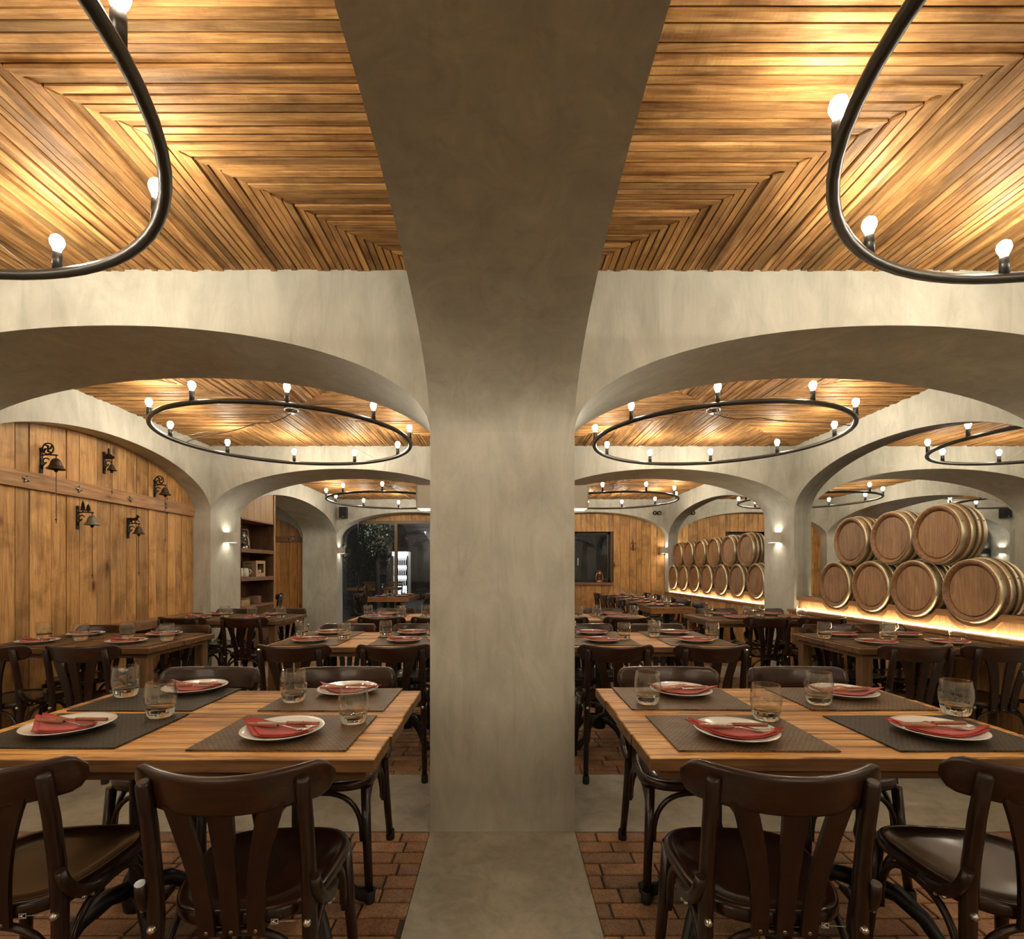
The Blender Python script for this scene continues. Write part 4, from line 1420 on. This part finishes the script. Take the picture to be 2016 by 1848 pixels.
for i in range(5):
    y = 7.08 + 0.64 * i
    setting(2.13, y, 'left', f'the {ord5[i]} left place of the long oak table', full=False, gl=(2.24, y - 0.17), matc=(2.135, y))
    setting(2.41, y, 'right', f'the {ord5[i]} right place of the long oak table', full=False, gl=(2.30, y + 0.17), matc=(2.40, y))
    chair(2.02, y, -PI / 2 + random.uniform(-.05, .05), f'bentwood chair, {ord5[i]} on the left side of the long oak table', 0)
    chair(2.54, y, PI / 2 + random.uniform(-.05, .05), f'bentwood chair, {ord5[i]} on the right side of the long oak table', 0)
oak_table(-2.42, -1.68, 9.12, 10.32, 'short oak table in front of the glass wall')
for i in range(2):
    y = 9.42 + 0.6 * i
    w = 'nearer' if i == 0 else 'farther'
    setting(-2.24, y, 'left', f'the {w} left place of the short oak table', full=False)
    setting(-1.86, y, 'right', f'the {w} right place of the short oak table', full=False)
    chair(-2.46, y, -PI / 2, f'bentwood chair, {w} on the left side of the short oak table', 0)
    chair(-1.64, y, PI / 2, f'bentwood chair, {w} on the right side of the short oak table', 0)
# side room table and chair
oak_table(-5.4, -4.42, 9.0, 9.6, 'small oak table in the side room doorway')
chair(-4.32, 9.30, PI / 2 + 0.25, 'bentwood chair standing in the side room doorway', 0)

# terrace tables and slatted chairs
for k, (pa, pb) in enumerate(((683, 720), (724, 781))):
    x0, x1 = (pa - CX) / F * 13.9, (pb - CX) / F * 13.9
    oak_table(x0, x1, 13.9, 14.6, ('left' if k == 0 else 'right') + ' oak table on the night terrace')
    for i in range(2):
        gx = x0 + (x1 - x0) * (0.45 + 0.4 * i)
        tag(put('drinking_glass', glass_me, None, (gx, 14.15, TZ + .001)), ('left' if i == 0 else 'right') + ' tumbler on the ' + ('left' if k == 0 else 'right') + ' terrace table', 'glass', 'clear tumblers')
    cx = (x0 + x1) / 2 + 0.1
    t = thing('slatted_chair', 'pale slatted folding chair behind the ' + ('left' if k == 0 else 'right') + ' terrace table', 'chair', (cx, 15.0, -0.02), 0, 'slatted terrace chairs')
    for s in (-1, 1):
        build('leg', MB().tube([(s * .2, -0.15, 0), (s * .2, 0.22, 0.92)], 0.016, 8), 'oak_x', t)
        build('leg', MB().tube([(s * .2, 0.2, 0), (s * .2, -0.18, 0.45)], 0.016, 8), 'oak_x', t)
    for z in (0.70, 0.78, 0.86):
        build('back_slat', MB().box(-.2, .2, .14 + (z - .7) * .35, .16 + (z - .7) * .35, z, z + .055), 'oak_x', t)
    for i in range(5):
        build('seat_slat', MB().box(-.2, .2, -.2 + i * .075, -.14 + i * .075, 0.44, 0.455), 'oak_x', t)

# ================================================================== shelf niche beside the left pier
SY0, SY1, SX, SB = P2[1] + 0.002, 7.65, -3.43, -3.80
yb0, yb1 = BAYY['back']
sh = thing('shelf_unit', 'tall built-in timber shelf niche beside the left pier', 'shelf', (SX, (SY0 + SY1) / 2, 0))
SH1, SH2, SH3, STOP = 1.545, 1.165, 0.775, 1.93
top = lambda u: arch_z(u, yb0, yb1) - 0.003
def polytop(u0, u1, lo):
    q = [u0 + (u1 - u0) * i / 10 for i in range(11)]
    return [(u0, lo), (u1, lo)] + [(t, top(t)) for t in q[::-1]]
wpart('back_panel', MB().prism([(SY0, 0.0), (SY1, 0), (SY1, STOP), (SY0, STOP)], 0, SB, SB + 0.02), 'shelf_dark', sh)
wpart('side_panel', MB().box(SB + .02, SX - 0.002, SY1 - 0.035, SY1, 0, top(SY1) - 0.01), 'shelf_dark', sh)
wpart('side_panel', MB().box(SB + .02, SX - 0.002, SY0, SY0 + 0.02, 0, STOP), 'shelf_dark', sh)
wpart('edge_strip', MB().box(SX - 0.002, SX + 0.012, SY1 - 0.035, SY1, 0, top(SY1) - 0.01), 'panel_light', sh)
for z, t in ((SH1, 0.05), (SH2, 0.055), (SH3, 0.03), (STOP + 0.02, 0.02)):
    wpart('shelf_board', MB().cbox(SB + .02, SX + 0.002, SY0 + .02, SY1 - .035, z - t, z, 0.003), 'shelf_board', sh)
u = SY0
for w in (0.20, 0.17, 0.19, 0.15, 0.2, 0.2):
    v = min(u + w, SY1 - 0.036)
    if v - u > 0.02 and top(u) > STOP + 0.01 or True:
        lo = STOP + 0.021
        q = [u + (v - 0.004 - u) * i / 5 for i in range(6)]
        tp = [max(lo + 0.001, top(t)) for t in q]
        if max(tp) > lo + 0.01 and v > u + 0.01:
            wpart('plank', MB().prism([(u, lo), (v - 0.004, lo)] + [(a, b) for a, b in zip(q[::-1], tp[::-1])], 0, SX - 0.03, SX - 0.002), 'panel_light', sh)
    u = v
wpart('cabinet_door', MB().box(SX - 0.02, SX - 0.002, SY0 + 0.02, (SY0 + SY1) / 2 - .003, 0.05, SH3 - 0.035), 'shelf_dark', sh)
wpart('cabinet_door', MB().box(SX - 0.02, SX - 0.002, (SY0 + SY1) / 2, SY1 - 0.036, 0.05, SH3 - 0.035), 'shelf_dark', sh)

# oil lanterns
def lantern(x, y, z, s, label, rz=0.0, metal='old_steel'):
    t = thing('oil_lantern', label, 'lantern', (x, y, z), rz, 'old oil lanterns')
    t.scale = (s, s, s)
    build('fuel_tank', MB().lathe([(0, 0), (0.062, 0), (0.066, 0.01), (0.064, 0.035), (0.045, 0.048), (0.02, 0.055), (0.02, 0.075), (0, 0.075)], 18), 'copper' if metal == 'copper' else 'old_steel', t)
    build('globe', MB().lathe([(0.024, 0.075), (0.04, 0.10), (0.044, 0.125), (0.036, 0.155), (0.024, 0.17)], 18), 'glass_thin', t)
    build('burner', MB().lathe([(0, 0.075), (0.012, 0.078), (0.012, 0.095), (0, 0.10)], 10), 'copper', t)
    build('chimney_cap', MB().lathe([(0.03, 0.168), (0.032, 0.18), (0.022, 0.195), (0.022, 0.215), (0.036, 0.218), (0.03, 0.232), (0, 0.238)], 16), metal, t)
    for k in (-1, 1):
        build('air_tube', MB().tube([(k * .05, 0, .035), (k * .075, 0, .06), (k * .072, 0, .13), (k * .05, 0, .185), (k * .02, 0, .205)], .008, 8), metal, t)
    build('guard_wire', MB().tube([(.046 * math.cos(a), .046 * math.sin(a), .118) for a in [2 * PI * i / 16 for i in range(16)]], .002, 5, closed=True), 'wire', t)
    build('bail_handle', MB().tube([(-.075, 0, .13)] + [(.085 * math.cos(PI - a), 0.01, .17 + .15 * math.sin(a)) for a in [PI * i / 12 for i in range(13)]] + [(.075, 0, .13)], .0022, 6), 'wire', t)
    return t
lantern(-3.56, 6.97, SH1, 1.0, 'old oil lantern with glass globe on the top shelf', 0.9)
x, z = on_y(1180, 1149, WYR + 0.01)
lantern(x, WYR + 0.01, WIN[2] + 0.005, 1.05, 'oil lantern on the sill of the far window', 0.2, 'copper')

# chalkboard
cb = thing('chalkboard', 'small wood framed chalkboard leaning on the top shelf', 'chalkboard', (-3.66, 7.17, SH1), 0)
cb.rotation_euler = (0, 0, PI / 2 - 0.55)
def lean(me):
    me.transform(Matrix.Rotation(-0.20, 4, 'X'))
    return me
w2, h2 = 0.105, 0.30
fr = MB()
for q in ((-w2, -w2 + .016, 0, h2), (w2 - .016, w2, 0, h2), (-w2, w2, 0, .016), (-w2, w2, h2 - .016, h2)):
    fr.box(q[0], q[1], -.014, .004, q[2], q[3])
put('frame', lean(fr.mesh('frame', 'handle_wood')), cb)
put('slate', lean(MB().box(-w2 + .015, w2 - .015, -.006, .002, .015, h2 - .015).mesh('slate', 'slate')), cb)
ck = MB()
for i, wd in enumerate((0.10, 0.06, 0.11, 0.05, 0.10, 0.07)):
    z = h2 - 0.05 - i * 0.040
    n = int(wd / 0.006)
    ck.tube([(-wd / 2 + wd * k / n, -.0075, z + random.uniform(-.008, .008)) for k in range(n + 1)], .0018, 4)
put('chalk_writing', lean(ck.mesh('chalk_writing', 'chalk')), cb)

# jugs, gift box with bottles, plates and basket
jug = MB().lathe([(0, 0), (0.042, 0), (0.048, 0.01), (0.052, 0.045), (0.046, 0.085), (0.040, 0.105), (0.043, 0.118), (0.040, 0.118), (0.037, 0.104), (0.043, 0.08), (0.045, 0.02), (0, 0.012)], 22).mesh('body', 'cream_ceramic')
jh = MB().tube([(.044, 0, .095), (.068, 0, .098), (.080, 0, .075), (.072, 0, .045), (.050, 0, .032)], .0065, 8).mesh('handle', 'cream_ceramic')
for k, (x, y, r) in enumerate(((-3.50, 6.76, 0.3), (-3.57, 6.88, 0.5), (-3.50, 6.905, 0.2))):
    t = thing('milk_jug', ['small cream jug at the near end of the middle shelf', 'cream jug standing behind the other two on the middle shelf', 'cream jug in front of the printed box on the middle shelf'][k], 'jug', (x, y, SH2), r, 'cream jugs')
    put('body', jug, t); put('handle', jh, t)
bx0, bx1, by0, by1, bh = -3.67, -3.475, 7.16, 7.44, 0.225
gb = thing('bottle_box', 'printed cardboard bottle box numbered 90 on the middle shelf', 'box', ((bx0 + bx1) / 2, (by0 + by1) / 2, SH2))
m = MB()
m.box(bx0, bx1, by0, by0 + .006, SH2, SH2 + bh).box(bx0, bx1, by1 - .006, by1, SH2, SH2 + bh).box(bx0, bx0 + .006, by0, by1, SH2, SH2 + bh).box(bx0, bx1, by0, by1, SH2 + bh - .006, SH2 + bh).box(bx0, bx1, by0, by1, SH2, SH2 + .006)
wpart('carton', m, 'cardboard', gb)
m = MB()
m.box(bx1 - .002, bx1 + .003, by0, by0 + .045, SH2, SH2 + bh).box(bx1 - .002, bx1 + .003, by1 - .045, by1, SH2, SH2 + bh).box(bx1 - .002, bx1 + .003, by0 + .045, by1 - .045, SH2, SH2 + .05).box(bx1 - .002, bx1 + .003, by0 + .045, by1 - .045, SH2 + bh - .045, SH2 + bh)
wpart('window_frame', m, 'crate_pale', gb)
def lettering(txt, size, dz, name):
    me = text_mesh(txt, size, 'print_black', 'CENTER')
    me.transform(Matrix.Translation((0.0, by0 - (by0 + by1) / 2 - .001, dz)) @ Matrix.Rotation(PI / 2, 4, 'X'))
    put(name, me, gb)
lettering('90', 0.085, 0.085, 'printed_number')
lettering('ANOS', 0.032, 0.022, 'printed_word')
ck = MB()
for k in range(6):
    ck.prism([(-.045 + k * .015, .175), (-.035 + k * .015, .175), (-.037 + k * .015, .19), (-.045 + k * .015, .195)], 1, by0 - (by0 + by1) / 2 - .002, by0 - (by0 + by1) / 2 - .0005)
build('printed_mark', ck, 'print_black', gb)
bt = MB().lathe([(0, 0), (0.03, 0), (0.03, 0.11), (0.013, 0.15), (0.012, 0.19), (0, 0.19)], 14).mesh('glass_body', 'bottle_glass')
bl = MB().lathe([(0.0305, 0.03), (0.0308, 0.03), (0.0308, 0.09), (0.0305, 0.09)], 14).mesh('paper_label', 'bottle_label')
for k in range(2):
    t = thing('beer_bottle', ('left' if k == 0 else 'right') + ' dark bottle in the window of the printed box', 'bottle', (bx1 - .045, by0 + .095 + k * .085, SH2 + .007), 0, 'bottles in the printed box')
    put('glass_body', bt, t); put('paper_label', bl, t)
pl = MB().lathe([(0, 0), (0.06, 0), (0.105, 0.009), (0.106, 0.0115), (0.06, 0.004), (0, 0.004)], 24).mesh('stacked_plate', 'terracotta_plate')
for (x, y, nn, w) in ((-3.60, 7.02, 9, 'left'), (-3.58, 7.30, 10, 'right')):
    for i in range(nn):
        o = put('stacked_plate', pl, None, (x, y, SH3 + .0005 + i * 0.0105))
        k = nn - 1 - i
        pos = ['topmost', 'second', 'third', 'fourth', 'fifth', 'sixth', 'seventh', 'eighth', 'ninth', 'tenth'][k] + (' from the top' if k else '')
        tag(o, f'terracotta plate, {pos} of the {w} stack on the bottom shelf', 'plate', f'plates of the {w} shelf stack')
bk = thing('wicker_basket', 'low woven wicker basket at the near end of the bottom shelf', 'basket', (-3.535, 6.83, SH3))
m = MB()
for k in range(6):
    z = 0.008 + k * 0.013
    m.tube([(0.085 * math.copysign(abs(math.cos(a)) ** .5, math.cos(a)) * (1 + .05 * math.sin(a * 12 + k * PI)), 0.135 * math.copysign(abs(math.sin(a)) ** .5, math.sin(a)), z) for a in [2 * PI * i / 40 for i in range(40)]], .007, 5, closed=True)
build('weave', m, 'wicker', bk)
build('bottom', MB().box(-.075, .075, -.12, .12, 0.001, 0.008), 'wicker', bk)

# ================================================================== bells on the plank wall
def bell(px, py, pxb, pye, emblem, label, r=0.062, pale=False):
    Yp, z = on_x(px, py, WX)
    Xb = (pxb - CX) / F * Yp
    Lh = max(0.05, Xb - WX)
    t = thing('wall_bell', label, 'bell', (WX + 0.006, Yp, z), 0, 'cast bells on the plank wall')
    metal = 'bell_pale' if pale else 'bell_bronze'
    build('mounting_plate', MB().box(-.004, .005, -.012, .012, -.14, .045).lathe([(0, -.004), (.016, -.004), (.016, .006), (0, .006)], 10, (0, 0, .045), 0), 'iron_dark', t)
    sc = MB().tube([(0, 0, 0), (Lh * .5, 0, .006), (Lh + .012, 0, 0)], .006, 6)
    path = []
    for i in range(16):
        a = 0.4 + i / 15 * 5.2
        rr = 0.030 * (1 - i / 22)
        path.append((0.034 + rr * math.cos(a), 0, -0.048 + rr * math.sin(a)))
    sc.tube([(0.003, 0, -.11), (0.012, 0, -.08)] + path[::-1][:1], .005, 6)
    sc.tube(path, .005, 6)
    build('scroll_arm', sc, 'iron_dark', t)
    em = MB()
    if emblem == 'wheel':
        cx, cz, R_ = Lh * .45, .052, .043
        em.tube([(cx + R_ * math.cos(a), 0, cz + R_ * math.sin(a)) for a in [2 * PI * i / 22 for i in range(22)]], .0055, 6, closed=True)
        for k in range(4):
            a = k * PI / 2
            em.tube([(cx, 0, cz), (cx + .020 * math.cos(a), 0, cz + .020 * math.sin(a)), (cx + .040 * math.cos(a + .7), 0, cz + .040 * math.sin(a + .7))], [.006, .010, .005], 6, flat=0.6)
    elif emblem == 'trees':
        for cx, hgt in ((Lh * .38, .10), (Lh * .74, .07)):
            poly = [(-.004, 0), (.004, 0), (.004, hgt * .15), (.024, hgt * .15), (.012, hgt * .38), (.020, hgt * .38), (.009, hgt * .62), (.014, hgt * .62), (0, hgt)]
            poly = poly + [(-u, w) for u, w in poly[::-1][1:-2]]
            em.prism([(cx + u, w + .004) for u, w in poly], 1, -.004, .004)
    elif emblem == 'horse':
        P_ = [(-.052, .050), (-.040, .056), (-.010, .052), (.012, .056), (.022, .074), (.020, .086), (.028, .082), (.040, .074), (.052, .062), (.048, .056), (.036, .060), (.034, .046), (.028, .036), (.044, .026), (.046, .012), (.040, .014), (.038, .024), (.022, .028), (.012, .030), (.010, .004), (.004, .004), (.002, .026), (-.016, .028), (-.024, .020), (-.016, .004), (-.024, .003), (-.034, .020), (-.040, .012), (-.052, .004), (-.056, .008), (-.046, .020), (-.042, .034), (-.048, .040), (-.060, .024), (-.064, .030)]
        em.prism([(Lh * .6 + u, w + .004) for u, w in P_], 1, -.004, .004)
    else:
        P_ = [(-.05, -.004), (-.03, -.012), (.03, -.012), (.05, .0), (.046, .014), (.030, .018), (.024, .030), (.012, .034), (.006, .036), (.006, .085), (-.006, .085), (-.006, .036), (-.018, .032), (-.026, .018), (-.048, .012)]
        em.prism([(Lh * .6 + u * 1.05, w + .004) for u, w in P_], 1, -.006, .006)
    build('emblem', em, 'iron_dark', t)
    zb = -.024 if emblem != 'guitar' else -.055
    hb = r * 1.32
    prof = [(0, zb), (.012, zb - .001), (.022 * r / .062, zb - .008), (r * .52, zb - hb * .28), (r * .62, zb - hb * .60), (r * .80, zb - hb * .86), (r, zb - hb), (r * .95, zb - hb - .003), (r * .74, zb - hb * .86), (r * .5, zb - hb * .45), (0, zb - hb * .3)]
    build('bell_cup', MB().lathe(prof, 24, (Lh, 0, 0)), metal, t)
    build('hanger', MB().tube([(Lh, 0, 0.002), (Lh, 0, zb + .002)], .004, 6), 'iron_dark', t)
    build('clapper', MB().sphere((Lh, 0, zb - hb - .012), .013, 10, 6, 1.1).tube([(Lh, 0, zb - hb * .3), (Lh, 0, zb - hb)], .003, 6), 'iron_dark', t)
    ze = H + (CY - pye) / F * Yp - z
    m = MB().tube([(Lh, 0, zb - hb - .02), (Lh + .001, .001, ze + .03), (Lh, 0, ze)], .0028, 6)
    m.sphere((Lh, 0, ze + .03), .008, 8, 5)
    build('pull_cord', m, 'cord', t)
bell(80, 896, 109, 1030, 'wheel', 'largest bell with a spoked wheel emblem, upper left of the plank wall', 0.064)
bell(204, 902, 219, 974, 'guitar', 'small bell under a guitar shaped emblem, top of the plank wall', 0.040)
bell(303, 955, 324, 1068, 'wheel', 'smaller bell with a spoked wheel emblem, right end of the plank wall', 0.056)
bell(151, 1009, 180, 1139, 'trees', 'pale bell with two fir trees on its bracket', 0.060, True)
bell(251, 1031, 272, 1134, 'horse', 'bell with a trotting horse on its bracket', 0.054)

# ================================================================== small fittings on the far wall
x, z = on_y(677, 1009, P3[0] - 0.08)
t = thing('loudspeaker', 'small black loudspeaker high on the far left wall', 'speaker', (x, P3[0], z))
build('cabinet', MB().prism([(-.08, -.15), (.08, -.15), (.065, -.02), (-.065, -.02)], 2, -.11, .11), 'speaker_black', t)
build('grille', MB().box(-.07, .07, -.155, -.1505, -.10, .10), 'frame_black', t)
build('badge', MB().box(-.012, .012, -.158, -.1555, -.088, -.078), 'white_sticker', t)
build('bracket', MB().box(-.02, .02, -.02, 0, -.03, .03), 'black_metal', t)
x, z = on_y(1292, 1010, P3[0])
t = thing('twin_spotlight', 'black twin round spotlight on the far right wall', 'spotlight', (x, P3[0], z))
build('mounting_box', MB().box(-.05, .05, -.03, 0, -.025, .025), 'black_metal', t)
for s in (-1, 1):
    lh = build('lamp_head', MB().lathe([(0, -.075), (.030, -.075), (.042, -.07), (.040, -.03), (.02, -.02), (0, -.02)], 16, (s * .045, 0, 0), 1), 'black_metal', t)
    build('lens', MB().lathe([(0, -.078), (.028, -.0765), (.028, -.0755)], 14, (s * .045, 0, 0), 1), 'old_steel', lh)
